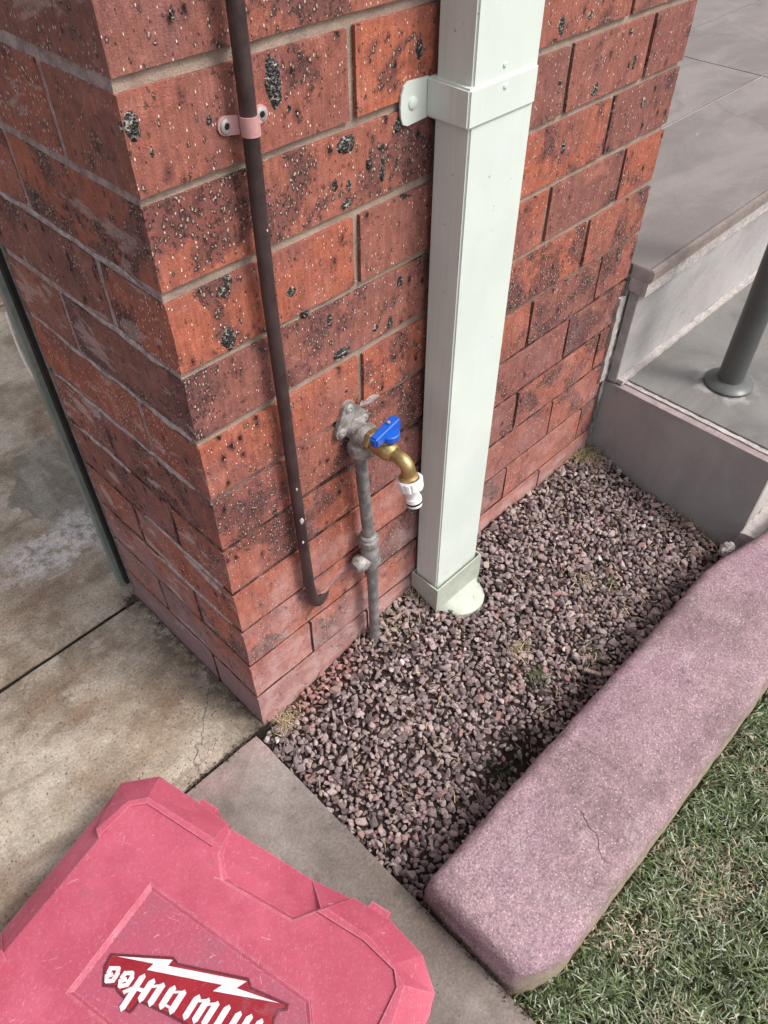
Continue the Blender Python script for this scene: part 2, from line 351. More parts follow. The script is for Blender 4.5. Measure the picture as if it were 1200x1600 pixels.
def m_paint(name, c1, c2, dirt):
    n = NB(name, .42, .45)
    c = n.mix(n.mr(n.noise(5, 4, .6), .35, .65), c1, c2)
    st = n.noise(1, 3, .6, n.vmath('MULTIPLY', n.pos, (160, 160, 7)))
    leftf = n.mr(n.sep(n.geo.outputs['Normal'])[0], -.8, -.4, 1, .25)
    c = n.mix(n.mul(n.mul(n.mr(st, .45, .7), leftf), dirt), c, (.36, .37, .30))
    c = n.mix(n.mul(n.mr(n.noise(16, 5, .7), .52, .75), dirt*.7), c, (.42, .42, .35))
    d, k = n.vor(75, n.vmath('ADD', n.pos, n.vmath('SCALE', n.noise(150, 2, .5, col=True), .008)))
    sp = n.mul(n.mr(d, .04, .12, 1, 0), n.mr(k, .90, .92)); c = n.mix(n.mul(sp, .6), c, (.16, .15, .12))
    z = n.sep(n.pos)[2]
    c = n.mix(n.mul(n.mr(n.add(z, n.mul(n.noise(30, 3), .12)), .05, .22, .5, 0), n.mr(n.noise(60, 3), .4, .7)), c, (.30, .24, .20))
    return n.done(c, n.mr(n.noise(12, 3), .3, .7, .35, .6), n.noise(60, 3, .6), .0002)
PAINT = m_paint('pale_green_steel', (.56, .615, .565), (.61, .66, .61), .16)
PAINTD = m_plain('weathered_cream_paint', (.40, .43, .365), (.35, .37, .31), 30, .55, .4, .0003, 0, .06, 220)
COPPER = m_plain('tarnished_copper', (.045, .030, .030), (.075, .050, .048), 30, .42, .5, .0003, .35, .15)
DUSTED = m_plain('dusted_pipe', (.36, .18, .165), (.24, .12, .11), 60, .9, .2, .0012, 0, .2)
OLDPIPE = m_plain('weathered_grey_pipe', (.13, .122, .120), (.27, .25, .245), 45, .6, .35, .0008, .2, .25)
OLDBRASS = m_plain('limed_brass', (.36, .335, .32), (.17, .155, .145), 90, .6, .4, .001, .25, .2)
BRASS = m_plain('bright_brass', (.50, .36, .17), (.36, .25, .11), 70, .42, .5, .0003, .85, .12)
BLUE = m_plain('blue_plastic', (.005, .078, .40), (.007, .088, .45), 40, .35, .5, .0001, 0, .03)
WHITEP = m_plain('white_plastic', (.74, .73, .72), (.66, .64, .64), 50, .4, .5, .0001, 0, .04)
BLACK = m_plain('black_rubber', (.010, .010, .010), (.018, .017, .017), 50, .6, .3, .0002)
PINKCLIP = m_plain('pink_painted_steel', (.50, .27, .27), (.44, .23, .23), 50, .45, .4, .0002, 0, .06)
ZINC = m_plain('zinc_screw', (.52, .51, .49), (.38, .37, .36), 90, .4, .5, .0002, .5, .1)
TRACK = m_plain('green_grey_steel', (.14, .165, .152), (.20, .225, .205), 30, .5, .4, .0003, .1, .1)
RAILM = m_plain('charcoal_powder_coat', (.070, .073, .070), (.085, .088, .085), 20, .38, .45, .0001, 0, .05)
CASE = m_case('pink_red_plastic', (.345, .054, .090), (.42, .080, .125))
CASEP = m_case('greyed_pink_plastic', (.33, .060, .10), (.26, .072, .102), .6)
BADGER = m_case('deep_red_plastic', (.215, .004, .012), (.26, .006, .016), .12)
BADGED = m_case('dark_red_plastic', (.085, .006, .014), (.11, .008, .018), .1)
BADGEW = m_plain('scuffed_white_print', (.66, .63, .65), (.50, .46, .48), 80, .6, .3, .0003, 0, .1)
GRAVEL = m_gravel(); BLADE = m_blade()
SOIL = m_soil('dark_soil', (.030, .020, .018), (.055, .037, .032))
LSOIL = m_soil('lawn_soil', (.03, .034, .014), (.07, .058, .03))
DARK = m_soil('joint_dirt', (.012, .010, .009), (.03, .024, .02))
WOOD = m_plain('weathered_chip', (.42, .34, .30), (.26, .20, .17), 120, .8, .2, .0008, 0, .25)

# ------------------------------------------------------------------ mesh helpers
def tag(o, label=None, cat=None, group=None, kind=None):
    if label: o['label'] = label
    if cat: o['category'] = cat
    if group: o['group'] = group
    if kind: o['kind'] = kind
    return o
def empty(name, loc=(0, 0, 0)):
    o = bpy.data.objects.new(name, None); COL.objects.link(o); o.location = loc; o.empty_display_size = .02; return o
def link(name, me, mat, parent=None):
    if mat is not None and not me.materials: me.materials.append(mat)
    o = bpy.data.objects.new(name, me); COL.objects.link(o)
    if parent is not None:
        o.parent = parent; root = parent; off = Vector((0, 0, 0))
        while root is not None: off += root.location; root = root.parent
        o.location = -off                      # geometry is written in world metres
    return o
def obj(name, bm, mat, parent=None, smooth=False, bevel=0, seg=2):
    if bevel:
        es = [e for e in bm.edges if len(e.link_faces) == 2 and e.calc_face_angle(0) > .5]
        bmesh.ops.bevel(bm, geom=es, offset=bevel, segments=seg, affect='EDGES', clamp_overlap=True)
    bmesh.ops.recalc_face_normals(bm, faces=bm.faces)
    me = bpy.data.meshes.new(name)
    if smooth:
        for f in bm.faces: f.smooth = True
        for e in bm.edges:
            if len(e.link_faces) == 2 and e.calc_face_angle(0) > .7: e.smooth = False
    bm.to_mesh(me); bm.free()
    return link(name, me, mat, parent)
def box(bm, x0, x1, y0, y1, z0, z1):
    r = bmesh.ops.create_cube(bm, size=1)
    for v in r['verts']:
        v.co = Vector((x0+(v.co.x+.5)*(x1-x0), y0+(v.co.y+.5)*(y1-y0), z0+(v.co.z+.5)*(z1-z0)))
    return r['verts']
def bx(*a):
    bm = bmesh.new(); box(bm, *a); return bm
def smooth_path(pts, n=8):
    P = [Vector(p) for p in pts]; P = [P[0]*2-P[1]] + P + [P[-1]*2-P[-2]]; out = []
    for i in range(1, len(P)-2):
        for k in range(n):
            t = k/n; a, b, c, d = P[i-1], P[i], P[i+1], P[i+2]
            out.append(.5*((2*b)+(c-a)*t+(2*a-5*b+4*c-d)*t*t+(3*b-a-3*c+d)*t**3))
    out.append(P[-2]); return out
def tube(pts, r, seg=16, bm=None, cap=True):
    bm = bm or bmesh.new(); pts = [Vector(p) for p in pts]; rings = []
    rr = r if isinstance(r, (list, tuple)) else [r]*len(pts); u = None
    for i, p in enumerate(pts):
        t = (pts[min(i+1, len(pts)-1)]-pts[max(i-1, 0)]).normalized()
        if u is None: u = t.orthogonal().normalized()
        u = (u - t*u.dot(t)).normalized(); v = t.cross(u)
        rings.append([bm.verts.new(p+(u*math.cos(a)+v*math.sin(a))*rr[i]) for a in [2*math.pi*k/seg for k in range(seg)]])
    for a, b in zip(rings, rings[1:]):
        for k in range(seg): bm.faces.new((a[k], a[(k+1) % seg], b[(k+1) % seg], b[k]))
    if cap: bm.faces.new(rings[0][::-1]); bm.faces.new(rings[-1])
    return bm
def lathe(prof, org, axis, seg=24, bm=None, start=0):
    """prof = [(distance along axis, radius)]"""
    ax = Vector(axis).normalized(); o = Vector(org)
    bm = bm or bmesh.new(); u = ax.orthogonal().normalized(); v = ax.cross(u); rings = []
    for d, r in prof:
        rings.append([bm.verts.new(o+ax*d+(u*math.cos(a)+v*math.sin(a))*r) for a in [start+2*math.pi*k/seg for k in range(seg)]])
    for a, b in zip(rings, rings[1:]):
        for k in range(seg): bm.faces.new((a[k], a[(k+1) % seg], b[(k+1) % seg], b[k]))
    bm.faces.new(rings[0][::-1]); bm.faces.new(rings[-1]); return bm
def prism(poly, z0, z1, bm=None):
    bm = bm or bmesh.new()
    a = [bm.verts.new((x, y, z0)) for x, y in poly]; b = [bm.verts.new((x, y, z1)) for x, y in poly]
    bm.faces.new(a[::-1]); bm.faces.new(b); n = len(poly)
    for i in range(n): bm.faces.new((a[i], a[(i+1) % n], b[(i+1) % n], b[i]))
    return bm
def roughen(bm, amp, scale, seed=0):
    for v in bm.verts:
        v.co += mnoise.noise_vector(v.co*scale+Vector((seed, seed*2, 0)))*amp
    return bm
def subbox(x0, x1, y0, y1, z0, z1, step):
    bm = bmesh.new(); dims = [(x0, x1), (y0, y1), (z0, z1)]; ns = [max(1, round((b-a)/step)) for a, b in dims]
    vid = {}
    def V(i, j, k):
        if (i, j, k) not in vid:
            q = (i, j, k); vid[q] = bm.verts.new([dims[d][0]+(dims[d][1]-dims[d][0])*q[d]/ns[d] for d in range(3)])
        return vid[(i, j, k)]
    for ax in range(3):
        a, b = [d for d in range(3) if d != ax]
        for side in (0, ns[ax]):
            for i in range(ns[a]):
                for j in range(ns[b]):
                    q = []
                    for di, dj in ((0, 0), (1, 0), (1, 1), (0, 1)):
                        c = [0, 0, 0]; c[ax] = side; c[a] = i+di; c[b] = j+dj; q.append(V(*c))
                    bm.faces.new(q)
    return bm

# ------------------------------------------------------------------ ground sheets
bm = bmesh.new(); box(bm, -30, 30, -30, 30, -.20, -.16)
tag(obj('ground', bm, LSOIL), 'bare soil lying under the lawn and paving', kind='structure')
bm = subbox(-.018, 2.6, -2.2, -.48, -.12, -.035, .06); roughen(bm, .004, 9)
tag(obj('lawn', bm, LSOIL), 'soil of the lawn beyond the kerb', kind='structure')

# concrete drive: base and slabs
drive = tag(obj('driveway', bx(-1.6, -.03, -1.6, 4.0, -.14, -.06), DARK), 'weathered concrete driveway of separate slabs', kind='structure')
obj('driveway_bed', bx(-.04, 3.2, .365, 4.0, -.14, -.06), DARK, drive)
def slab(x0, x1, y0, y1, mat, nm='concrete_slab', step=.03, poly=None):
    bm = subbox(x0, x1, y0, y1, -.09, 0, step)
    for v in bm.verts:
        e = min(v.co.x-x0, x1-v.co.x, y-y0 if False else v.co.y-y0, y1-v.co.y)
        if v.co.z > -.001:
            if e < 1e-5: v.co.z -= .0025+.002*abs(mnoise.noise(v.co*40))
            else: v.co.z += .0006*mnoise.noise(v.co*9)
        if e < 1e-5:
            d = mnoise.noise(v.co*28)*.0022
            if v.co.x-x0 < 1e-5: v.co.x += abs(d)
            if x1-v.co.x < 1e-5: v.co.x -= abs(d)
            if v.co.y-y0 < 1e-5: v.co.y += abs(d)
            if y1-v.co.y < 1e-5: v.co.y -= abs(d)
    return obj(nm, bm, mat, drive, smooth=True)
slab(-1.5, -.001, -.0005, .354, CONC)
slab(-1.5, 1.6, .3615, 1.46, CONC)
slab(-1.5, 1.6, 1.468, 2.6, CONC, step=.06); slab(-1.5, 1.6, 2.608, 3.9, CONC, step=.08)
s = slab(-1.5, -.020, -.80, -.0065, STRIP); slab(-1.5, -.020, -1.55, -.808, STRIP)
# filler in the narrow joint between the pier and drive
bm = subbox(-1.5, .02, .352, .363, -.05, -.006, .012); roughen(bm, .0025, 60); obj('joint_filler', bm, DARK, drive)
bm = subbox(-1.5, .012, -.008, .0, -.05, -.007, .012); roughen(bm, .0025, 60, 3); obj('joint_filler', bm, DARK, drive)

# ------------------------------------------------------------------ brick pier
K, H0 = .086, .0775
def zr(r): return H0+(10-r)*K
PW, PD = .887, .362
pier = tag(empty('brick_pier', (0, 0, 0)), 'red clinker brick pier with flecked, pitted bricks and pink dusted foot', 'brick pier')
RT = -11
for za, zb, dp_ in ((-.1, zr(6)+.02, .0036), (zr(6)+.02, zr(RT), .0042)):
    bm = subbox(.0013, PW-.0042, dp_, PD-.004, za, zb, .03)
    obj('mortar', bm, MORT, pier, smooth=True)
nb = 0
def brick(x0, x1, y0, y1, z0, z1):
    global nb
    nb += 1
    bm = subbox(x0, x1, y0, y1, z0, z1, .036)
    d = random.uniform(-.0012, .0008)
    es = [e for e in bm.edges if len(e.link_faces) == 2 and e.calc_face_angle(0) > .5]
    bmesh.ops.bevel(bm, geom=es, offset=.0022, segments=1, affect='EDGES')
    off = Vector((nb*3.1, nb*1.7, nb))
    tz = random.uniform(-.0009, .0009)
    for v in bm.verts:
        v.co += mnoise.noise_vector(v.co*30+off)*.0013
        v.co.z += tz
        if x0 > .01 or y0 <= .001: v.co.y += d*.6
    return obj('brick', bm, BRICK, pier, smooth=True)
J = .010
for r in range(11, RT, -1):
    z0, z1 = zr(r)+J/2, zr(r-1)-J/2
    if r == 11: z0 = -.06
    j = .0045 if r > 8 else (J if r < 6 else .007)
    if r % 2 == 1:
        xs = [0, .235, .475, .7148, PW]; corner = .115; far = .115
        if r == 11: xs = [0, .235, .475, .7148, PW]
    else:
        xs = [0, .115, .355, .5947, .7809, PW] if r < 8 else [0, .115, .355, .5947, .8347, PW]; corner = .235; far = .235
    n = len(xs)-1
    for i in range(n):
        a = xs[i]+(j/2 if i else 0); b = xs[i+1]-(j/2 if i < n-1 else 0)
        y1 = .11
        if i == 0: y1 = corner-.005
        if i == n-1: y1 = far-.005
        brick(a, b, 0, y1, z0, z1)
    brick(0, .11, corner+.005, PD, z0, z1)
    brick(PW-.11, PW, far+.005, PD, z0, z1)
# squeezed-out mortar smears on the garage side
def smear(y0, y1, z0, z1, t, seed, tilt=0):
    bm = bmesh.new(); n = 26; rows = 5; vs = []
    for i in range(n+1):
        y = y0+(y1-y0)*i/n; zc = z0+(z1-z0)*i/n+.004*mnoise.noise(Vector((y*30, seed, 0)))
        hw = t*(.55+.6*abs(mnoise.noise(Vector((y*55, seed+5, 1)))))*min(1, 5*i/n+.15, 5*(1-i/n)+.15)
        vs.append([bm.verts.new((-.0030*math.cos((k/(rows-1)-.5)*math.pi)*(.8+.5*mnoise.noise(Vector((y*90, k, seed))))+.0006, y, zc+(k/(rows-1)-.5)*2*hw)) for k in range(rows)])
    for a, b in zip(vs, vs[1:]):
        for k in range(rows-1): bm.faces.new((a[k], a[k+1], b[k+1], b[k]))
    return bm
for i, (a, b, c, d, t) in enumerate([(.02, .22, zr(3)-.001, zr(3)+.001, .006), (.01, .09, zr(4)+.001, zr(4), .007), (.1, .30, zr(4), zr(4), .0045), (.03, .12, zr(5), zr(5), .008), (.12, .35, zr(5), zr(5), .004),
      (.02, .20, zr(7)+.002, zr(7), .006), (.03, .11, zr(7)-.022, zr(7)-.01, .012), (.05, .2, zr(8), zr(8), .005), (.02, .34, zr(2), zr(2), .0045), (.2, .33, zr(6), zr(6), .005), (.02, .1, zr(8)+.003, zr(8), .006)]):
    obj('mortar_smear', smear(a, b, c, d, t, i*3.7), SMEAR, pier, smooth=True)
# lump of mortar over the buried pipe run and low smears on the front
def blob(cx, y, cz, rx, rz, th, seed, mat, nm='mortar_smear', par=None):
    bm = bmesh.new(); rings = []; n = 26
    c = bm.verts.new((cx, y-th, cz))
    for k in (1, 2, 3, 4):
        f = k/4; ring = []
        for i in range(n):
            a = 2*math.pi*i/n; q = 1+.28*mnoise.noise(Vector((math.cos(a)*1.7+seed, math.sin(a)*1.7, seed)))
            yy = y-th*(1-f**2)*(1+.5*mnoise.noise(Vector((a*2, k, seed)))) + (.0015 if k == 4 else 0)
            ring.append(bm.verts.new((cx+math.cos(a)*rx*f*q, yy, cz+math.sin(a)*rz*f*q)))
        rings.append(ring)
    for i in range(n): bm.faces.new((c, rings[0][i], rings[0][(i+1) % n]))
    for a, b in zip(rings, rings[1:]):
        for i in range(n): bm.faces.new((a[i], b[i], b[(i+1) % n], a[(i+1) % n]))
    return obj(nm, bm, mat, par, smooth=True)

def m_slag():
    n = NB('glassy_slag', .45, .5)
    d, c = n.vor(330, n.vmath('ADD', n.pos, n.vmath('SCALE', n.noise(200, 2, .5, col=True), .006)))
    col = n.ramp(d, [(0, (.010, .010, .012)), (.42, (.016, .016, .018)), (.60, (.05, .048, .045)), (.80, (.40, .36, .30))])
    col = n.mix(n.mr(n.noise(90, 3, .6), .5, .7), col, (.015, .014, .016))
    return n.done(col, n.mr(n.noise(150, 2), .4, .6, .2, .8), n.add(d, n.noise(300, 3)), .0022)
SLAG = m_slag()
def slag_at(px, py, w_, h_, th=.0016):
    d = Vector(RX)*((px-600)/1204.96)+Vector(RY)*((py-800)/1204.96)+Vector(RZ); C_ = Vector(CP)
    t_ = -C_.y/d.y; p = C_+d*t_
    if p.x < .004: return
    m_ = .00057 if False else (Vector(RZ).dot(p-C_))/1204.96
    blob(p.x, .0002, p.z, w_*m_*.52, h_*m_*.64, th, px*.37+py*.11, SLAG, 'slag_spot', pier)
for q in [(427, 130, 36, 76, .003), (206, 197, 34, 40, .0024), (238, 240, 15, 17, .001), (326, 188, 14, 18, .0015), (357, 530, 30, 34, .002), (541, 226, 42, 26), (576, 256, 14, 16), (598, 272, 14, 22), (622, 196, 15, 24),
          (524, 290, 12, 16), (545, 290, 12, 16), (541, 320, 24, 14), (452, 168, 12, 14), (535, 552, 44, 16), (625, 440, 16, 18), (655, 75, 20, 30), (610, 505, 12, 20), (587, 512, 14, 12), (478, 490, 14, 13), (455, 455, 22, 18),
          (268, 22, 12, 16), (877, 40, 22, 34), (922, 24, 22, 16), (985, 50, 18, 12), (990, 98, 16, 26), (875, 128, 12, 10), (930, 140, 18, 24), (430, 800, 13, 10), (795, 480, 26, 18), (1005, 160, 14, 14), (880, 230, 14, 24), (515, 500, 10, 22), (540, 610, 16, 14)]:
    slag_at(*q)
# ------------------------------------------------------------------ garage door track beside the pier
tr = tag(empty('garage_door_track', (.02, .38, 0)), 'grey steel door track with black rubber seal beside the pier', 'door track')
obj('rubber_seal', bx(-.0075, .030, .3675, .3795, .035, 1.9), BLACK, tr, bevel=.001)
obj('sealant_bead', bx(-.0015, .006, .3623, .3670, .0, 1.9), GROUTG, tr)
obj('steel_channel', bx(-.0145, .030, .380, .3955, .022, 1.9), TRACK, tr, bevel=.001)
bm = bx(.0, .030, .396, .42, .02, 1.9); obj('inner_channel', bm, TRACK, tr)
obj('cord', tube(smooth_path([(-.0155, .3965, .585), (-.0175, .397, .55), (-.0175, .397, .51), (-.0150, .3965, .485)]), .0015, 8), WHITEP, tr, smooth=True)

# ------------------------------------------------------------------ steps and porch
steps = tag(empty('tiled_steps', (1.2, 0, 0)), 'grey tiled porch steps with cut tile edges and pale grout', 'steps')
core = bx(.9165, 3.4, -.340, -.003, -.12, .184); obj('step_core', core, GROUTG, steps)
obj('porch_core', bx(.895, 4.5, .0, 3.4, -.12, .418), GROUTG, steps)
# lower step: riser tile facing the pier, tread tiles
bm = subbox(.900, .916, -.3545, -.0005, -.10, .1935, .06)
t_ = obj('riser_tile', bm, TILE_R, steps, bevel=.0008)
obj('tile_edge', subbox(.9004, .9158, -.3541, -.001, .1937, .1947, .03), TILE_E, t_)
gb = subbox(.918, .928, -.352, -.024, .15, .1965, .006); roughen(gb, .0016, 90); obj('grout_line', gb, GROUT, steps, smooth=True)
for a, b in ((.9285, 1.52), (1.523, 2.12), (2.123, 2.72)):
    obj('tread_tile', bx(a, b, -.358, -.024, .184, .1995), TILE_T, steps, bevel=.0008)
for a, b in ((.9175, 1.52), (1.523, 2.12), (2.123, 2.72)):
    obj('riser_tile', bx(a, b, -.3540, -.3405, -.10, .1832), TILE_W, steps, bevel=.0008)
# upper riser tiles
for a, b in ((.902, 1.50), (1.503, 2.10), (2.103, 2.70)):
    t_ = obj('riser_tile', bx(a, b, -.023, -.0045, .2, .394), TILE_B, steps, bevel=.0008)
    if a < 1: obj('tile_edge', bx(.9008, .9016, -.0226, -.0048, .2, .3935), TILE_D, t_)
gb = subbox(.905, 2.7, -.0355, -.0235, .199, .2075, .007); roughen(gb, .0018, 60, 4); obj('grout_fillet', gb, GROUT, steps, smooth=True)
# packed grout between pier and step, with a backing strip
gb = subbox(.8885, .8995, -.0035, .02, -.03, .40, .008); roughen(gb, .0022, 70, 2); obj('grout_strip', gb, GROUTG, steps, smooth=True)
gb = subbox(.8825, .8895, -.0058, .006, -.02, .205, .008); roughen(gb, .0030, 70, 5); obj('grout_strip', gb, GROUTG, steps, smooth=True)
gb = subbox(.872, .8895, -.0050, .004, .205, .390, .006); roughen(gb, .0022, 90, 8); obj('grout_strip', gb, GROUT, steps, smooth=True)
# mortar bed under the porch nosing
gb = subbox(.8985, 2.7, -.036, -.001, .3955, .4235, .009); roughen(gb, .0015, 50, 7); obj('mortar_bed', gb, GROUT, steps, smooth=True)
# porch floor tiles
xs = [.899, 1.974, 3.05, 4.2]
for i in range(3):
    a, b = xs[i]+(.0015 if i else 0), xs[i+1]-.0015
    t_ = obj('porch_tile', bx(a, b, -.030, .2865, .424, .446), TILE_F, steps, bevel=.0012)
    obj('nosing', bx(a+.0003, b, -.041, -.0303, .4243, .4455), TILE_N, t_, bevel=.002)
    if i == 0: obj('tile_edge', bx(a-.0007, a-.0001, -.0405, .0, .4243, .4452), TILE_D, t_)
    for k in range(9):
        obj('porch_tile', bx(a, b, .2895+k*.34, .2895+k*.34+.337, .424, .446), TILE_F, steps, bevel=.0012)
obj('tile_grout', bx(.9, 4.2, -.02, 3.3, .4, .4438), GROUT, steps)

gb = subbox(.897, 2.6, -.41, -.3525, -.10, .022, .012); roughen(gb, .006, 60, 9); obj('mortar_haunch', gb, GROUT, steps, smooth=True)
# ------------------------------------------------------------------ hand rail
rail = tag(empty('handrail_post', (1.056, -.182, .1995)), 'round charcoal handrail post on a flanged base on the step', 'handrail')
obj('post', tube([(1.056, -.182, .2), (1.056, -.182, 1.12)], .0245, 32), RAILM, rail, smooth=True)
obj('base_flange', lathe([(0, .043), (.001, .0465), (.005, .0465), (.0085, .0425), (.012, .035), (.014, .028), (.0145, .0258)], (1.056, -.182, .1997), (0, 0, 1), 40), RAILM, rail, smooth=True)
obj('rail', tube(smooth_path([(1.056, -.182, 1.10), (1.06, -.182, 1.135), (1.10, -.182, 1.16), (1.5, -.182, 1.33), (2.0, -.182, 1.5)]), .0245, 24), RAILM, rail, smooth=True)

# ------------------------------------------------------------------ kerb
def kerb_mesh():
    prof = []
    R1, R2, T = .021, .020, .067
    y0, y1 = -.358, -.543
    prof.append((y0+.004, -.12)); prof.append((y0+.002, -.02)); prof.append((y0, T-R1-.005))
    for k in range(1, 7):
        a = k/7*math.pi/2; prof.append((y0-R1*(1-math.cos(a)), T-R1+R1*math.sin(a)*1.0))
    for k in range(12): prof.append((y0-R1-(abs(y1-y0)-R1-R2)*k/11, T+.0035*math.sin(k/11*math.pi)))
    for k in range(1, 7):
        a = k/7*math.pi/2; prof.append((y1+R2*(1-math.sin(a)), T-R2+R2*math.cos(a)))
    prof += [(y1, T-R2-.008), (y1-.003, .0), (y1-.004, -.12)]
    bm = bmesh.new(); X0, X1 = -.0135, 2.6
    xs = [X0]
    while xs[-1] < X1: xs.append(xs[-1]+(.004 if xs[-1] < .0 else (.008 if xs[-1] < 1.1 else .05)))
    cy, cz = (y0+y1)/2, .02
    rows = []
    for x in xs:
        e = max(0, 1-(x-X0)/.022); e = 1-math.sqrt(max(0, 1-e*e))
        row = []
        for (y, z) in prof:
            zz = z-.022*e if z > .02 else z; yy = cy+(y-cy)*(1-.07*e)
            q_ = min(1, max(0, (x-.72)/.2)); yy -= .030*q_*q_*(3-2*q_)+max(0, x-.92)*.05
            r_ = max(0, 1-(x-X0)/.075)**1.8; yy += .030*r_*max(0, min(1, (-.42-y)/.12))
            p = Vector((x, yy, zz)); d = mnoise.fractal(p*42, 1, 2, 3)*.0024+mnoise.noise(p*6)*.0022
            nrm = Vector((0, yy-cy, (zz-cz)*1.3)).normalized(); p += nrm*d
            if X0+.02 > x: p.x += mnoise.noise(p*55)*.0022
            row.append(bm.verts.new(p))
        rows.append(row)
    for a, b in zip(rows, rows[1:]):
        for k in range(len(prof)-1): bm.faces.new((a[k], a[k+1], b[k+1], b[k]))
    bm.faces.new(rows[0]); bm.faces.new(rows[-1][::-1])
    return bm
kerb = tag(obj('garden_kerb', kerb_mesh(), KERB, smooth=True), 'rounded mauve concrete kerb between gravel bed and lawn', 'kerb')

# ------------------------------------------------------------------ gravel bed
def gz(x, y):
    wx = np.interp(x, [-.02, .03, .1, .21, .36, .6, .87, .95], [-.02, -.006, .012, .026, .042, .044, .028, .02])
    kx = np.interp(x, [-.02, .3, .6, .9], [-.030, -.036, -.030, -.036])
    t = np.clip(-y/.36, 0, 1); t = t*t*(3-2*t)*.5+t*.5
    z = wx*(1-t)+kx*t
    z -= .050*np.exp(-((x-.25)**2/(2*.040**2)+(y+.325)**2/(2*.028**2)))
    z -= .014*np.exp(-((x-.41)**2+(y+.09)**2)/(2*.045**2))
    z += .006*np.sin(x*17+y*9)*np.sin(y*23-x*5)
    z -= .010*np.exp(-(x+.02)/.03)
    return z
bed = tag(empty('gravel_bed', (.45, -.18, 0)), kind='structure')
bm = bmesh.new(); gx = np.linspace(-.022, .905, 80); gy = np.linspace(-.372, .003, 36)
vv = [[bm.verts.new((x, y, float(gz(x, y))-.0095)) for y in gy] for x in gx]
for i in range(79):
    for k in range(35): bm.faces.new((vv[i][k], vv[i+1][k], vv[i+1][k+1], vv[i][k+1]))
obj('soil', bm, SOIL, bed, smooth=True)
bed['label'] = 'crushed pink grey gravel bed between pier, step and kerb'
def hull(seed):
    rs = np.random.RandomState(seed); bm = bmesh.new()
    n = rs.randint(9, 14); P = rs.normal(size=(n, 3)); P /= np.linalg.norm(P, axis=1)[:, None]; P *= rs.uniform(.78, 1.1, (n, 1))
    P *= np.array([1.0, rs.uniform(.7, .95), rs.uniform(.55, .8)])
    for p in P: bm.verts.new(p)
    r = bmesh.ops.convex_hull(bm, input=bm.verts)
    bmesh.ops.delete(bm, geom=[v for v in bm.verts if not v.link_faces], context='VERTS')
    bmesh.ops.dissolve_limit(bm, angle_limit=.3, verts=bm.verts, edges=bm.edges)
    bmesh.ops.bevel(bm, geom=bm.edges[:], offset=.10, segments=1, affect='EDGES')
    bmesh.ops.triangulate(bm, faces=bm.faces)
    V = np.array([v.co[:] for v in bm.verts]); bm.verts.index_update(); F = np.array([[v.index for v in f.verts] for f in bm.faces]); bm.free()
    return V, F
HV = [hull(i) for i in range(36)]
def rotm(rs, n):
    q = rs.normal(size=(n, 4)); q /= np.linalg.norm(q, axis=1)[:, None]; a, b, c, d = q.T
    return np.array([[1-2*(c*c+d*d), 2*(b*c-a*d), 2*(b*d+a*c)], [2*(b*c+a*d), 1-2*(b*b+d*d), 2*(c*d-a*b)], [2*(b*d-a*c), 2*(c*d+a*b), 1-2*(b*b+c*c)]]).transpose(2, 0, 1)
def numesh(name, V, F, mat, parent=None, smooth=False):
    me = bpy.data.meshes.new(name); me.vertices.add(len(V)); me.vertices.foreach_set('co', V.astype(np.float32).ravel())
    k = F.shape[1]; me.loops.add(F.size); me.loops.foreach_set('vertex_index', F.astype(np.int32).ravel())
    me.polygons.add(len(F)); me.polygons.foreach_set('loop_start', np.arange(0, F.size, k, dtype=np.int32))
    me.polygons.foreach_set('use_smooth', np.full(len(F), smooth)); me.update(calc_edges=True)
    return link(name, me, mat, parent)
pts = []
sp = .0103
for layer in range(2):
    s_ = sp*(1.0 if layer == 0 else 1.12)
    ys = np.arange(-.358, -.002, s_*.87)
    for j, y in enumerate(ys):
        for x in np.arange(-.018+(j % 2)*s_/2, .897, s_):
            px, py = x+RS.uniform(-.4, .4)*s_, y+RS.uniform(-.4, .4)*s_
            if layer == 1 and RS.rand() < .04: continue
            if px < -.0135 or px > .895 or py > -.004 or py < -.358: continue
            if (px-.407)**2+(py+.057)**2 < .047**2: continue
            hole = math.exp(-((px-.25)**2/(2*.042**2)+(py+.325)**2/(2*.030**2)))
            if RS.rand() < hole*(1.2 if layer == 1 else .55): continue
            pts.append((px, py, float(gz(px, py))-.0065+layer*RS.uniform(.003, .0075)))
pts = np.array(pts); N = len(pts)
size = np.clip(RS.lognormal(math.log(.0064), .30, N), .0036, .0118)
Rm = rotm(RS, N); hid = RS.randint(0, len(HV), N)
VV, FF, off = [], [], 0
for h in range(len(HV)):
    idx = np.where(hid == h)[0]; V0, F0 = HV[h]
    if not len(idx): continue
    W = np.einsum('nij,vj->nvi', Rm[idx], V0)*size[idx][:, None, None]
    W[:, :, 2] *= .85
    W += pts[idx][:, None, :]
    VV.append(W.reshape(-1, 3)); FF.append((F0[None]+(np.arange(len(idx))*len(V0))[:, None, None]).reshape(-1, 3)+off); off += len(idx)*len(V0)
g = numesh('gravel', np.concatenate(VV), np.concatenate(FF), GRAVEL, bed); g['kind'] = 'stuff'

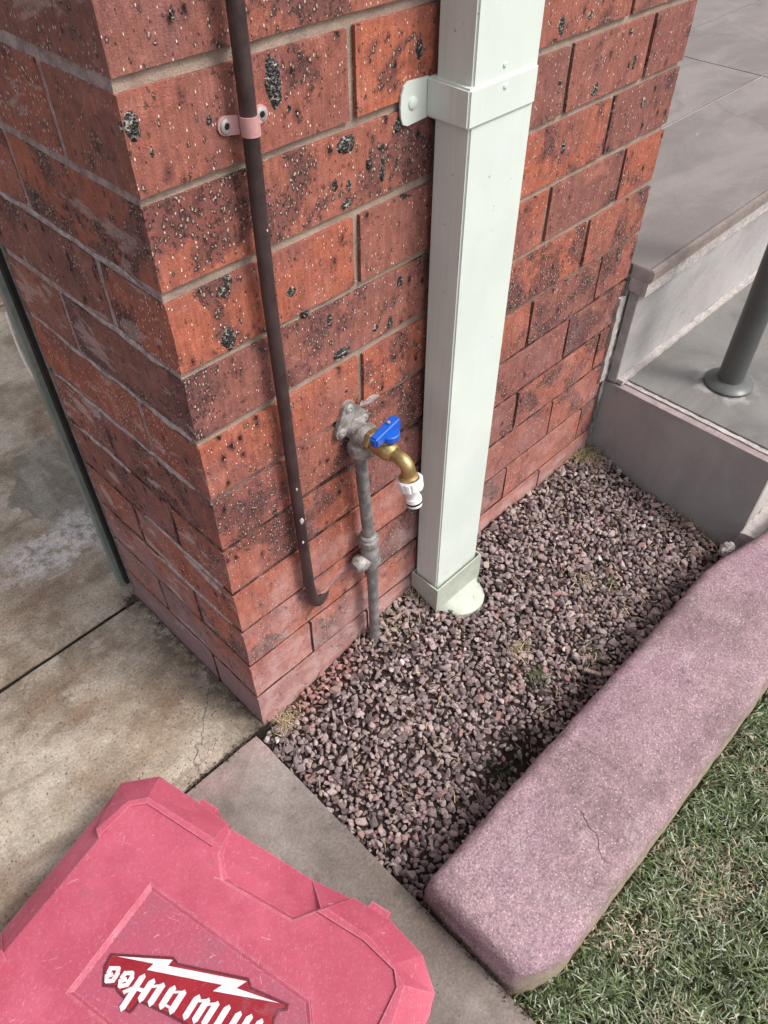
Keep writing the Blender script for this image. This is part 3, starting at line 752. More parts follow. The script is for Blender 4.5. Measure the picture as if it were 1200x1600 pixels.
# ------------------------------------------------------------------ dry litter, weeds and lawn
def blades(name, base, length, width, lean, cols, mat, curl=.5, seg=3, label=None, parent=None, az=None):
    n = len(base); rs = RS
    if az is None: az = rs.uniform(0, 2*math.pi, n)
    d = np.stack([np.cos(az), np.sin(az), np.zeros(n)], 1); sd_ = np.stack([-np.sin(az), np.cos(az), np.zeros(n)], 1)
    rings = []
    ang = lean.copy(); p = base.copy()
    for k in range(seg+1):
        f = k/seg; wd = width*(1-f**1.6)*.5+1e-5
        tw = sd_*wd[:, None]
        rings.append(np.stack([p-tw, p+tw], 1))
        st = (length/seg)[:, None]
        p = p+st*(d*np.sin(ang)[:, None]+np.array([0, 0, 1.])*np.cos(ang)[:, None]); ang = ang+curl/seg*rs.uniform(.3, 1.7, n)
    V = np.stack(rings, 1)  # n, seg+1, 2, 3
    F = []
    for k in range(seg): F.append([k*2, k*2+1, k*2+3, k*2+2])
    F = np.array(F); per = (seg+1)*2
    FFa = (F[None]+(np.arange(n)*per)[:, None, None]).reshape(-1, 4)
    o = numesh(name, V.reshape(-1, 3), FFa, mat, parent, smooth=True)
    ca = o.data.color_attributes.new('tint', 'FLOAT_COLOR', 'POINT')
    cc = np.repeat(cols, per, axis=0); cc = np.concatenate([cc, np.ones((len(cc), 1))], 1)
    ca.data.foreach_set('color', cc.astype(np.float32).ravel())
    return o
# lawn
def nz(x, y, s, o=0): return np.array([mnoise.fractal(Vector((a*s+o, b*s, o)), 1, 2, 3) for a, b in zip(x, y)])
NL = 72000
x = RS.uniform(-.012, 1.35, NL); y = -.546+.030*np.clip(1-x/.075, 0, 1)**1.8-.03*np.clip((x-.72)/.2, 0, 1)-RS.beta(1.0, 1.7, NL)*.95
keep = (RS.rand(NL) < np.clip(1.6-x*.55, .4, 1)); x, y = x[keep], y[keep]
edge = x < -.012; n = len(x)
dry = nz(x, y, 11, 3)+.55*np.exp(-((x-.28)**2+(y+.62)**2)/(2*.06**2))+.35*np.exp(-((x-.13)**2+(y+.60)**2)/(2*.03**2)); cl = nz(x, y, 26, 9)
isdry = RS.rand(n) < np.clip(.02+dry*.75, .01, .6)
green = np.array([.074, .100, .040])*RS.uniform(.35, 1.8, (n, 1))+np.array([.06, .065, .045])*RS.rand(n, 1)**2
green *= (1+.7*cl)[:, None]
straw = np.array([.40, .33, .235])*RS.uniform(.55, 1.35, (n, 1))
pale = RS.rand(n) < .20; green[pale] = np.array([.36, .40, .29])*RS.uniform(.6, 1.3, (pale.sum(), 1))
cols = np.where(isdry[:, None], straw, green)
L = RS.uniform(.011, .026, n)*(1+.5*np.clip(cl, -.5, .8)); L[isdry] *= .85
L = np.where(y > -.575, L*.9, L)
lz = -.030+.006*nz(x, y, 15, 1)
az = RS.uniform(0, 2*math.pi, n)
nk = y > -.565+.030*np.clip(1-x/.075, 0, 1)**1.8; az[nk] = RS.uniform(math.pi*1.0, math.pi*2.0, nk.sum())
o = blades('grass', np.stack([x, y, lz], 1), L, RS.uniform(.0015, .0030, n), np.clip(RS.normal(.80, .36, n), .05, 1.45), cols, BLADE, curl=.75, az=az)
tag(o, 'short lawn grass with straw patches beyond the kerb', 'grass', kind='stuff')
# dry litter over the gravel
def ongr(x, y): return np.array([float(gz(a, b)) for a, b in zip(x, y)])
cx = []; 
for (a, b, s_, k) in [(.87, -.03, .018, 260), (.85, -.012, .012, 120), (.03, -.02, .012, 140), (.885, -.28, .016, 70), (.88, -.22, .012, 30), (.26, -.03, .02, 60), (.35, -.012, .02, 60), (.62, -.30, .05, 60), (.48, -.33, .04, 60), (.40, -.21, .012, 70), (.72, -.05, .05, 40), (.60, -.20, .012, 50)]:
    cx.append(np.stack([RS.normal(a, s_, k), RS.normal(b, s_, k)], 1))
cx.append(np.stack([RS.uniform(0, .89, 420), RS.uniform(-.355, -.005, 420)], 1)); cx = np.concatenate(cx)
cx[:, 0] = np.clip(cx[:, 0], -.008, .895); cx[:, 1] = np.clip(cx[:, 1], -.356, -.006); n = len(cx)
c = np.array([.42, .32, .20])*RS.uniform(.4, 1.4, (n, 1)); gm = RS.rand(n) < .2; c[gm] = np.array([.07, .09, .035])*RS.uniform(.6, 1.8, (gm.sum(), 1))
o = blades('dry_grass_litter', np.stack([cx[:, 0], cx[:, 1], ongr(cx[:, 0], cx[:, 1])+RS.uniform(-.001, .007, n)], 1), RS.uniform(.007, .026, n), RS.uniform(.0005, .0013, n), RS.uniform(.9, 1.65, n), c, BLADE, curl=.5, seg=4)
tag(o, 'dry grass stems and leaf litter scattered over the gravel', 'litter', kind='stuff')
# moss/green sprigs by the gravel dip
wk = []
for (a, b, s_, k) in [(.385, -.262, .010, 90), (.64, -.235, .009, 60), (.235, -.315, .010, 60), (.50, -.30, .012, 50), (.865, -.02, .012, 90)]:
    wk.append(np.stack([RS.normal(a, s_, k), RS.normal(b, s_, k)], 1))
wk = np.concatenate(wk); n = len(wk); wk[:, 0] = np.clip(wk[:, 0], -.01, .893); wk[:, 1] = np.clip(wk[:, 1], -.356, -.006)
o = blades('small_weed', np.stack([wk[:, 0], wk[:, 1], ongr(wk[:, 0], wk[:, 1])+.001], 1), RS.uniform(.005, .012, n), RS.uniform(.001, .002, n), RS.uniform(.2, 1.1, n), np.array([.05, .08, .025])*RS.uniform(.6, 1.8, (n, 1)), BLADE)
tag(o, 'tiny green weed sprigs growing between gravel stones', 'weeds', kind='stuff')
# dirt crumbs in the joints of the drive and kerb end
n = 900
t = RS.rand(n); kind = RS.randint(0, 4, n)
px = np.where(kind == 0, -.02+RS.normal(0, .0035, n), np.where(kind == 1, RS.normal(-.006, .004, n), np.where(kind == 2, RS.uniform(-.15, .01, n), RS.normal(-.012, .008, n))))
py = np.where(kind == 0, RS.uniform(-.55, -.36, n), np.where(kind == 1, RS.uniform(0, .36, n), np.where(kind == 2, RS.normal(-.003, .003, n), RS.normal(.362, .008, n))))
ps = RS.uniform(.0006, .0022, n); Rm2 = rotm(RS, n); V0, F0 = HV[2]
W = np.einsum('nij,vj->nvi', Rm2, V0)*ps[:, None, None]; W += np.stack([px, py, np.full(n, .0005)], 1)[:, None, :]
o = numesh('dirt_crumbs', W.reshape(-1, 3), (F0[None]+(np.arange(n)*len(V0))[:, None, None]).reshape(-1, 3), m_soil('crumb_soil', (.05, .036, .028), (.12, .09, .07)))
tag(o, 'dark soil crumbs caught in the paving joints and pier foot', 'dirt', kind='stuff')

def chip(pos, size, rot, label, mat=WOOD, nm='wood_chip', cat='wood chip'):
    bm = subbox(-size[0]/2, size[0]/2, -size[1]/2, size[1]/2, -size[2]/2, size[2]/2, .003); roughen(bm, size[1]*.16, 150, pos[0]*50)
    bmesh.ops.transform(bm, matrix=Matrix.Translation(pos) @ Matrix.Rotation(rot, 4, 'Z') @ Matrix.Rotation(.15, 4, 'Y'), verts=bm.verts)
    return tag(obj(nm, bm, mat, smooth=True), label, cat)
chip((.462, -.318, float(gz(.462, -.318))+.008), (.030, .007, .004), -1.05, 'long pale splintered wood chip lying on gravel near the kerb')
chip((.482, -.337, float(gz(.482, -.337))+.008), (.020, .008, .003), -.5, 'short broad wood chip beside the longer one near the kerb')
bm = bmesh.new(); pth = smooth_path([(.095, -.085, 0), (.088, -.097, 0), (.090, -.108, 0), (.100, -.112, 0), (.106, -.108, 0)])
tube([(p.x, p.y, float(gz(p.x, p.y))+.009+.002*math.sin(i)) for i, p in enumerate(pth)], .0011, 6, bm)
tag(obj('root_fibre', bm, WOOD, smooth=True), 'pale curled root fibre on the gravel near the pier corner', 'root')
bm = bmesh.new(); bmesh.ops.create_icosphere(bm, subdivisions=4, radius=.013)
for v in bm.verts: v.co = Vector((v.co.x*1.5, v.co.y*.8, v.co.z*.7))
roughen(bm, .006, 110); roughen(bm, .0025, 400, 3); bmesh.ops.translate(bm, vec=(.862, -.351, .0), verts=bm.verts)
tag(obj('mortar_lump', bm, GROUT, smooth=True), 'crumbly pale mortar lump between kerb and step corner', 'mortar')

# ------------------------------------------------------------------ downpipe
dp = tag(empty('downpipe', (.39, -.032, 0)), 'pale green rectangular steel downpipe strapped to the brick pier', 'downpipe')
def lbox(x0, x1, y0, y1, z0, z1, top=0, lean=.010):
    bm = bmesh.new(); box(bm, x0, x1, y0, y1, z0, z1)
    for v in bm.verts: v.co.x += lean*max(0, (0.95-v.co.z))/.9
    return bm
Zt = zr(RT)-.02
obj('pipe_body', lbox(.3365, .4405, -.056, -.008, .05, Zt, 0), PAINT, dp, bevel=.0022, seg=3)
bd = obj('strap', lbox(.3335, .4435, -.0590, -.002, .8335, .8715), PAINT, dp, bevel=.0022, seg=3)
poly = [(.337, .8335), (.307, .8318), (.3005, .8345), (.2975, .842), (.2965, .852), (.2975, .862), (.301, .8695), (.307, .873), (.337, .8715)]
for sx in (1, -1):
    bm = bmesh.new(); P = [(p[0] if sx == 1 else .7787-p[0], p[1]) for p in poly]
    a = [bm.verts.new((x_, -.0012, z_)) for x_, z_ in P]; b = [bm.verts.new((x_, -.0034, z_)) for x_, z_ in P]
    bm.faces.new(a); bm.faces.new(b[::-1])
    for i in range(len(P)): bm.faces.new((a[i], a[(i+1) % len(P)], b[(i+1) % len(P)], b[i]))
    lg = obj('strap_lug', bm, PAINT, bd, bevel=.0005)
    cx_ = .314 if sx == 1 else .4647
    obj('screw_head', lathe([(0, .0062), (.0012, .006), (.0022, .004), (.0024, .001)], (cx_, -.0034, .852), (0, -1, 0), 20), PAINT, dp, smooth=True)
for z_, yy in ((.8625, -.059), (.8815, -.0561)):
    obj('rivet', lathe([(0, .0028), (.0009, .0026), (.0016, .0012), (.0012, .0006)], (.389, yy, z_), (0, -1, 0), 14), PAINT, dp, smooth=True)
# socket at the foot (open sleeve with a visible lip) and the offset round outlet
bm = bmesh.new()
o_ = [(.3405, -.0035), (.3405, -.064), (.4565, -.064), (.4565, -.0035)]; i_ = [(.3432, -.006), (.3432, -.0612), (.4538, -.0612), (.4538, -.006)]
def ring_(P, z, s=1): return [bm.verts.new((x_, y_, z_ if not callable(z) else z(x_, y_))) for x_, y_ in P for z_ in [z if not callable(z) else 0]]
ot = ring_(o_, .087); ob = ring_(o_, lambda x_, y_: .052 if y_ > -.03 else .028); it = ring_(i_, .087); ib = ring_(i_, .06)
for q1, q2 in ((ot, ob), (it, ot), (ib, it)):
    for k in range(4): bm.faces.new((q1[k], q1[(k+1) % 4], q2[(k+1) % 4], q2[k]))
n = 24
cir = []
for k in range(n):
    a = 2*math.pi*(k+.5)/n; cir.append((.4085+.0475*math.cos(a), -.0585+.0465*math.sin(a)))
def square_pt(a):
    cx0, cy0 = (.3405+.4565)/2, (-.0035-.064)/2; dx, dy = math.cos(a), math.sin(a)
    t_ = min(.058/abs(dx) if abs(dx) > 1e-6 else 9, .03025/abs(dy) if abs(dy) > 1e-6 else 9); return cx0+dx*t_, cy0+dy*t_
obj('socket', bm, PAINTD, dp, bevel=.0012)
bm = bmesh.new(); R0 = []; R1 = []; R2 = []
for k in range(n):
    a = 2*math.pi*(k+.5)/n; x_, y_ = square_pt(a); R0.append(bm.verts.new((.3985+(x_-.3985)*.985, -.03375+(y_+.03375)*.97, .054 if y_ > -.03 else .031)))
    R1.append(bm.verts.new((cir[k][0], cir[k][1], .012 if y_ < -.03 else .03))); R2.append(bm.verts.new((cir[k][0], cir[k][1], -.08)))
for q1, q2 in ((R0, R1), (R1, R2)):
    for k in range(n): bm.faces.new((q1[k], q1[(k+1) % n], q2[(k+1) % n], q2[k]))
obj('round_outlet', bm, PAINTD, dp, smooth=True)

# ------------------------------------------------------------------ tarnished copper pipe
cp = tag(empty('copper_pipe', (.105, -.014, 0)), 'dark tarnished copper water pipe running down the brick pier', 'water pipe')
pth = [(.104, -.0155, Zt), (.1045, -.0155, 1.1), (.1045, -.015, .9), (.103, -.0145, .75), (.105, -.0145, .6), (.1065, -.014, .5), (.1085, -.014, .40), (.111, -.014, .30), (.113, -.013, .265), (.1165, -.0125, .236), (.123, -.0105, .2165), (.133, -.0065, .2060), (.144, .0000, .2010), (.153, .006, .199)]
obj('pipe_run', tube(smooth_path(pth, 7), .0073, 20), COPPER, cp, smooth=True)
obj('dusted_run', roughen(tube(smooth_path([(.143, .0040, .2050), (.163, .0040, .2150), (.185, .0030, .226), (.212, -.012, .232)], 6), .0070, 16), .0009, 120), DUSTED, cp, smooth=True)['label'] = 'pipe section coated in pink mortar dust'
cl = obj('saddle_clip', tube([(.1045, -.0155, .8810), (.1045, -.0155, .8965)], .0084, 24), PINKCLIP, cp, smooth=True)
for x0, x1, sx in ((.080, .098, -1), (.111, .130, 1)):
    bm = bmesh.new(); cx_ = .0895 if sx < 0 else .1262; P = []
    for k in range(13):
        a = math.pi/2+sx*-1*math.pi*k/12 if False else math.pi/2+(math.pi*k/12)*(1 if sx < 0 else -1)
        P.append((cx_+.0076*math.cos(a), .8885+.0076*math.sin(a)))
    P += [(.1045+sx*.006, .8812), (.1045+sx*.006, .8962)]
    a_ = [bm.verts.new((p, -.0008-(.0 if abs(p-.1045) > .011 else .006), q)) for p, q in P]; b_ = [bm.verts.new((v.co.x, v.co.y-.0018, v.co.z)) for v in a_]
    bm.faces.new(a_); bm.faces.new(b_[::-1])
    for i in range(len(P)): bm.faces.new((a_[i], a_[(i+1) % len(P)], b_[(i+1) % len(P)], b_[i]))
    obj('clip_foot', bm, PINKCLIP, cl)
    s1 = obj('screw', lathe([(0, .0060), (.0014, .0057), (.002, .0043), (.0021, .003), (.0008, .0028)], (cx_, -.0027, .8885), (0, -1, 0), 20), ZINC, cl, smooth=True)
    obj('screw_recess', lathe([(0, .0027), (.0004, .0025)], (cx_, -.0040, .8885), (0, -1, 0), 10), BLACK, cp, smooth=True)
# paint and cement drips stuck on the pipe
for i, (z_, s_) in enumerate(((.47, .0017), (.412, .0034), (.372, .0016), (.80, .0013))):
    bm = bmesh.new(); bmesh.ops.create_icosphere(bm, subdivisions=2, radius=s_)
    for v in bm.verts: v.co = Vector((v.co.x, v.co.y*.6, v.co.z*1.7))
    roughen(bm, s_*.4, 300, i); bmesh.ops.translate(bm, vec=(.1045+(.107-.1045)*(1-z_)-.002+.002*(i % 2), -.0212, z_), verts=bm.verts)
    obj('cement_splash', bm, GROUT, cp, smooth=True)

# ------------------------------------------------------------------ garden tap
tp = tag(empty('garden_tap', (.22, -.03, .487)), 'brass garden tap with blue handle and white hose fitting on grey riser', 'tap')
# wall plate
bm = bmesh.new(); P = []
for (cx_, cz_, a0, a1) in ((.2085, .527, 20, 160), (.1945, .4955, 150, 290), (.2335, .4975, 260, 390)):
    for k in range(7):
        a = math.radians(a0+(a1-a0)*k/6); P.append((cx_+.0095*math.cos(a), cz_+.0095*math.sin(a)))
a_ = [bm.verts.new((p, -.0005, q)) for p, q in P]; b_ = [bm.verts.new((p, -.0065, q)) for p, q in P]
bm.faces.new(a_); bm.faces.new(b_[::-1])
for i in range(len(P)): bm.faces.new((a_[i], a_[(i+1) % len(P)], b_[(i+1) % len(P)], b_[i]))
wp = obj('wall_plate', bm, OLDBRASS, tp, bevel=.0018)
for cx_, cz_ in ((.2085, .527), (.1945, .4955), (.2335, .4975)):
    obj('screw', lathe([(0, .0062), (.0018, .0058), (.0028, .004), (.0029, .0022), (.0015, .0018)], (cx_, -.0065, cz_), (0, -1, 0), 16), ZINC, wp, smooth=True)
# elbow fitting
bm = lathe([(-.002, .0165), (.006, .0155), (.010, .0135), (.016, .0135), (.019, .0165), (.028, .0168), (.030, .0155), (.0305, .010)], (.2185, -.002, .489), (0, -1, -.06), 26)
obj('elbow_fitting', roughen(bm, .0009, 120), OLDBRASS, tp, smooth=True)
ax = Vector((-.10, -.05, -1)).normalized()
bm = lathe([(0, .012), (.004, .0135), (.018, .014), (.021, .0175), (.032, .0172), (.037, .0145), (.041, .0118), (.042, .0098)], (.2165, -.0175, .494), ax, 26)
obj('elbow_socket', roughen(bm, .0012, 120, 4), OLDBRASS, tp, smooth=True)
# riser
obj('riser_pipe', tube([(.2125, -.0195, .462), (.2155, -.020, .40), (.220, -.0205, .33), (.2225, -.021, .29)], .0086, 20), OLDPIPE, tp, smooth=True)
obj('lower_riser_pipe', tube([(.2265, -.0215, .235), (.2285, -.022, .14), (.230, -.0225, .05), (.231, -.0235, -.06)], .0084, 20), OLDPIPE, tp, smooth=True)
bm = lathe([(0, .0100), (.002, .0125), (.007, .0128), (.009, .0150), (.019, .0152), (.023, .0125), (.032, .0122), (.035, .0140), (.056, .0142), (.059, .0155), (.067, .0150), (.070, .0095)], (.2218, -.021, .295), (.07, 0, -1), 24)
te = obj('tee_fitting', roughen(bm, .0008, 150), OLDPIPE, tp, smooth=True)
bm = lathe([(0, .0105), (.012, .0115), (.015, .0140), (.024, .0142), (.027, .0120), (.031, .0098)], (.2245, -.021, .243), (-1, .08, -.10), 20)
obj('tee_branch', roughen(bm, .0008, 150, 2), OLDBRASS, te, smooth=True)
# brass body
HX = []
bm = lathe([(0, .0150), (.0015, .0158), (.006, .0158), (.008, .0140)], (.2190, -.0325, .487), (.02, -1, -.02), 6, start=.3)
obj('hex_nut', bm, BRASS, tp, bevel=.0006)
bm = lathe([(0, .0118), (.004, .0118), (.008, .0135), (.022, .0140), (.030, .0125), (.034, .0100)], (.2192, -.040, .4868), (.02, -1, -.03), 24)
bd_ = obj('valve_body', bm, BRASS, tp, smooth=True)
obj('valve_stem', lathe([(0, .0098), (.010, .0095), (.013, .0075), (.017, .0075)], (.2198, -.056, .490), (0, 0, 1), 20), BRASS, bd_, smooth=True)
sp_ = smooth_path([(.2202, -.070, .4858), (.2206, -.084, .4846), (.2210, -.0915, .4815), (.2213, -.0955, .4745), (.2215, -.098, .458)], 6)
obj('spout', tube(sp_, [.0084+.0008*min(1, i/6) for i in range(len(sp_))], 20), BRASS, tp, smooth=True)
obj('spout_collar', lathe([(0, .0098), (.002, .0125), (.006, .0125), (.008, .0115)], (.2215, -.0965, .4655), (.0, -.22, -1), 22), BRASS, tp, smooth=True)
# blue tee handle
bm = bmesh.new(); box(bm, -.0255, .0225, -.0070, .0070, 0, .0185)
for v in bm.verts:
    if v.co.z > .01 and v.co.x < 0: v.co.z -= .004
    if v.co.x < 0: v.co.y *= .85
hb = Matrix.Translation((.2215, -.0575, .5045)) @ Matrix.Rotation(.10, 4, 'Z') @ Matrix.Rotation(-.06, 4, 'Y')
bmesh.ops.transform(bm, matrix=hb, verts=bm.verts)
hd = obj('handle', bm, BLUE, tp, bevel=.0024, seg=3)
obj('handle_hub', lathe([(0, .0115), (.001, .0130), (.009, .0134), (.0105, .012)], (.2245, -.0600, .5015), (0, 0, 1), 24), BLUE, hd, smooth=True)
obj('handle_screw', lathe([(0, .0024), (.0012, .0022), (.0013, .001)], (.2260, -.0575, .5238), (0, 0, 1), 12), ZINC, hd, smooth=True)
# white hose fitting
ax = Vector((0, -.26, -1)).normalized(); og = Vector((.2216, -.0985, .4605))
bm = bmesh.new(); seg = 48; rings = []
u = ax.orthogonal().normalized(); v_ = ax.cross(u)
for d, r, rib in ((0, .0125, 0), (0, .0152, 0), (.0015, .0166, 1), (.0125, .0160, 1), (.0150, .0150, 0), (.0150, .0100, 0)):
    ring = []
    for k in range(seg):
        a = 2*math.pi*k/seg; rr = r-(0.0011 if rib and k % 4 in (0,) else 0); ring.append(bm.verts.new(og+ax*d+(u*math.cos(a)+v_*math.sin(a))*rr))
    rings.append(ring)
for a, b in zip(rings, rings[1:]):
    for k in range(seg): bm.faces.new((a[k], a[(k+1) % seg], b[(k+1) % seg], b[k]))
hc = obj('hose_connector', bm, WHITEP, tp)
obj('connector_tail', lathe([(0, .0105), (.004, .0105), (.006, .0092), (.013, .0092), (.0145, .0105), (.020, .0105), (.021, .0092)], og+ax*.0148, ax, 24), WHITEP, hc, smooth=True)
obj('o_ring', lathe([(0, .0092), (.0006, .0103), (.0020, .0103), (.0026, .0092)], og+ax*.0358, ax, 24), BLACK, hc, smooth=True)
obj('connector_tip', lathe([(0, .0092), (.0005, .0098), (.0035, .0095), (.0045, .0080), (.0030, .0055)], og+ax*.0384, ax, 24), WHITEP, hc, smooth=True)
# mortar patches
blob(.252, .0006, .512, .020, .009, .0022, 2, SMEAR, par=pier)
blob(.165, .0006, .215, .032, .010, .0025, 5, DUSTED, par=pier)

# ------------------------------------------------------------------ tool case
O = Vector((-.2, .03, 0)); E1 = Vector((.26692, -.96372, 0)); E2 = Vector((-.96372, -.26692, 0))
case = tag(empty('tool_case', (-.36, -.25, 0)), 'faded pink red plastic tool case with a red badge lying on the concrete', 'tool case')
def W(s, t, z): return O+E1*s+E2*t+Vector((0, 0, z))
TOPZ, RIM = .115, .088
SL, TL = .5, .385
outer = [(.0005, .022), (.040, -.010), (.166, -.0045), (.168, -.0035), (.300, -.0015), (.362, -.0072), (.412, -.0055), (.462, .0085), (.4925, .037), (.4985, .055), (.4985, .33), (.462, .372), (.04, .372), (.0, .335)]
crest = [(.0405, .042), (.0600, .0265), (.1655, .0265), (.180, .0285), (.3325, .0285), (.345, .0262), (.400, .0275), (.4380, .0410), (.4590, .0515), (.4655, .066), (.4655, .315), (.438, .340), (.060, .342), (.0325, .315)]
# top face with recess notch on the hinge side and sunk panel
rec_o = [(.1830, .0285), (.1850, .036), (.2090, .0600), (.3110, .0560), (.3340, .0300)]
pan_o = [(.1340, .1070), (.3740, .1150), (.3900, .1350), (.3900, .2300), (.3740, .2500), (.1290, .2440)]
pan_i = [(.1385, .1120), (.3715, .1200), (.3860, .1375), (.3860, .2275), (.3720, .2455), (.1335, .2395)]
bm = bmesh.new()
top_loop = crest[:3]+rec_o+crest[5:]
vt = [bm.verts.new(W(s, t, TOPZ)) for s, t in top_loop]
vp = [bm.verts.new(W(s, t, TOPZ)) for s, t in pan_o]
es = [bm.edges.new((L_[i], L_[(i+1) % len(L_)])) for L_ in (vt, vp) for i in range(len(L_))]
bmesh.ops.triangle_fill(bm, use_beauty=True, edges=es)
vi = [bm.verts.new(W(s, t, TOPZ-.0032)) for s, t in pan_i]
for i in range(len(vp)): bm.faces.new((vp[i], vp[(i+1) % len(vp)], vi[(i+1) % len(vi)], vi[i]))
panel_floor = bm.faces.new(vi)
# bevelled rim
def strip(A, B):
    for i in range(len(A)-1): bm.faces.new((A[i], A[i+1], B[i+1], B[i]))
vo = [bm.verts.new(W(s, t, RIM)) for s, t in outer]
nC = len(crest)
idx_v = {0: vt[0], 1: vt[1], 2: vt[2]}
for j in range(5, nC): idx_v[j] = vt[3+len(rec_o)-1-0+(j-5)+0] if False else vt[3+5+(j-5)]
# rim quads except where the recess cuts in (crest 2..5)
for i in range(nC):
    k = (i+1) % nC
    if i in (2, 3, 4): continue
    bm.faces.new((idx_v[i], idx_v[k], vo[k], vo[i]))
# recess: floor dips toward the hinge side
rb = [bm.verts.new(W(s, t, z)) for s, t, z in ((.1875, .034, TOPZ-.0100), (.2115, .0545, TOPZ-.0055), (.3090, .0510, TOPZ-.0055), (.3310, .0320, TOPZ-.0100), (.302, .0000, RIM+.0005), (.170, -.0025, RIM+.0005))]
R_ = [vt[3+i] for i in range(5)]
bm.faces.new((vt[2], R_[0], vo[3], vo[2]))
bm.faces.new((R_[0], R_[1], rb[0])); bm.faces.new((R_[1], R_[2], rb[1], rb[0])); bm.faces.new((R_[2], R_[3], rb[2], rb[1])); bm.faces.new((R_[3], R_[4], rb[3], rb[2]))
bm.faces.new((rb[0], rb[1], rb[2], rb[3])); bm.faces.new((rb[0], rb[3], rb[4], rb[5]))
bm.faces.new((R_[0], rb[0], rb[5], vo[3])); bm.faces.new((R_[4], vo[4], rb[4], rb[3]))
bm.faces.new((rb[5], rb[4], vo[4], vo[3])) 
bm.faces.new((R_[4], vt[8], vo[5], vo[4]))
# side walls down to the lid edge
vs = [bm.verts.new(W(s, t, .050)) for s, t in outer]
for i in range(nC): bm.faces.new((vo[i], vo[(i+1) % nC], vs[(i+1) % nC], vs[i]))
lid = obj('lid', bm, CASE, case, bevel=.0013, seg=2)
lid.data.materials.append(CASEP)
pz = TOPZ-.003
for f in lid.data.polygons:
    c_ = f.center
    if abs(c_.z-(TOPZ-.0032)) < .0006 and f.area > .001: f.material_index = 1
# base tray
bm = bmesh.new(); ctr = (.25, .18)
lo = [(ctr[0]+(s-ctr[0])*.985, ctr[1]+(t-ctr[1])*.985) for s, t in outer]; lb = [(ctr[0]+(s-ctr[0])*.95, ctr[1]+(t-ctr[1])*.95) for s, t in outer]
a = [bm.verts.new(W(s, t, .0485)) for s, t in lo]; b = [bm.verts.new(W(s, t, .001)) for s, t in lb]
bm.faces.new(a); bm.faces.new(b[::-1])
for i in range(nC): bm.faces.new((a[i], a[(i+1) % nC], b[(i+1) % nC], b[i]))
obj('base_tray', bm, CASE, case, bevel=.002)
# raised corner guards that wrap over the bevelled rim
def guard(inner, crest_, outer_, lift=.0034):
    bm = bmesh.new(); m_ = len(inner)
    def z_at(s, t, z): return W(s, t, z)
    I = [bm.verts.new(W(s, t, TOPZ+lift)) for s, t in inner]; I0 = [bm.verts.new(W(s, t, TOPZ-.001)) for s, t in inner]
    C_ = [bm.verts.new(W(s, t, TOPZ+lift*.8)) for s, t in crest_]
    O_ = [bm.verts.new(W(s, t, RIM+lift*.4)) for s, t in outer_]; S_ = [bm.verts.new(W(s, t, .053)) for s, t in outer_]
    for A, B in ((I0, I), (I, C_), (C_, O_), (O_, S_)):
        for i in range(m_-1): bm.faces.new((A[i], A[i+1], B[i+1], B[i]))
    for e, q in ((0, crest_[0]), (m_-1, crest_[-1])):
        k0 = bm.verts.new(W(*crest_[e if e else 0], TOPZ-.004)); k1 = bm.verts.new(W(*outer_[e if e else 0], RIM-.006))
        bm.faces.new((I0[e], I[e], C_[e], k0)); bm.faces.new((k0, C_[e], O_[e], k1))
    return obj('corner_guard', bm, CASE, case, bevel=.0011, seg=2)
guard([(.0375, .0960), (.0455, .0455), (.0625, .0315), (.1735, .0335)],
      [(.0280, .0900), (.0385, .0415), (.0585, .0245), (.1695, .0245)],
      [(.0060, .0810), (-.0015, .0205), (.0390, -.0130), (.1640, -.0070)])
guard([(.3330, .0335), (.3980, .0335), (.4440, .0430), (.4550, .0570), (.4550, .1020)],
      [(.3400, .0245), (.4010, .0265), (.4400, .0385), (.4620, .0510), (.4680, .0980)],
      [(.3580, -.0085), (.4125, -.0080), (.4635, .0065), (.4945, .0355), (.5010, .0950)])
guard([(.0440, .2540), (.0480, .3050), (.0700, .3250), (.1400, .3300)][::-1], [(.0300, .2490), (.0385, .3150), (.0600, .3440), (.1400, .3440)][::-1], [(.0010, .2360), (-.0025, .3380), (.0390, .3750), (.1400, .3745)][::-1])
guard([(.3500, .3300), (.4350, .3250), (.4520, .3000), (.4560, .2500)], [(.3500, .3440), (.4400, .3420), (.4670, .3160), (.4690, .2500)], [(.3500, .3745), (.4640, .3745), (.5010, .3320), (.5010, .2500)])
# hinge knuckles poking out under the rim
for s0, s1 in ((.108, .138), (.378, .408)):
    bm = bmesh.new(); P = [(s0, -.004), (s1, -.004), (s1-.001, -.0170), (s0+.002, -.0175)]
    a = [bm.verts.new(W(s, t, .086)) for s, t in P]; b = [bm.verts.new(W(s, t, .045)) for s, t in P]
    bm.faces.new(a); bm.faces.new(b[::-1])
    for i in range(4): bm.faces.new((a[i], a[(i+1) % 4], b[(i+1) % 4], b[i]))
    obj('hinge_knuckle', bm, CASE, case, bevel=.0014, seg=2)
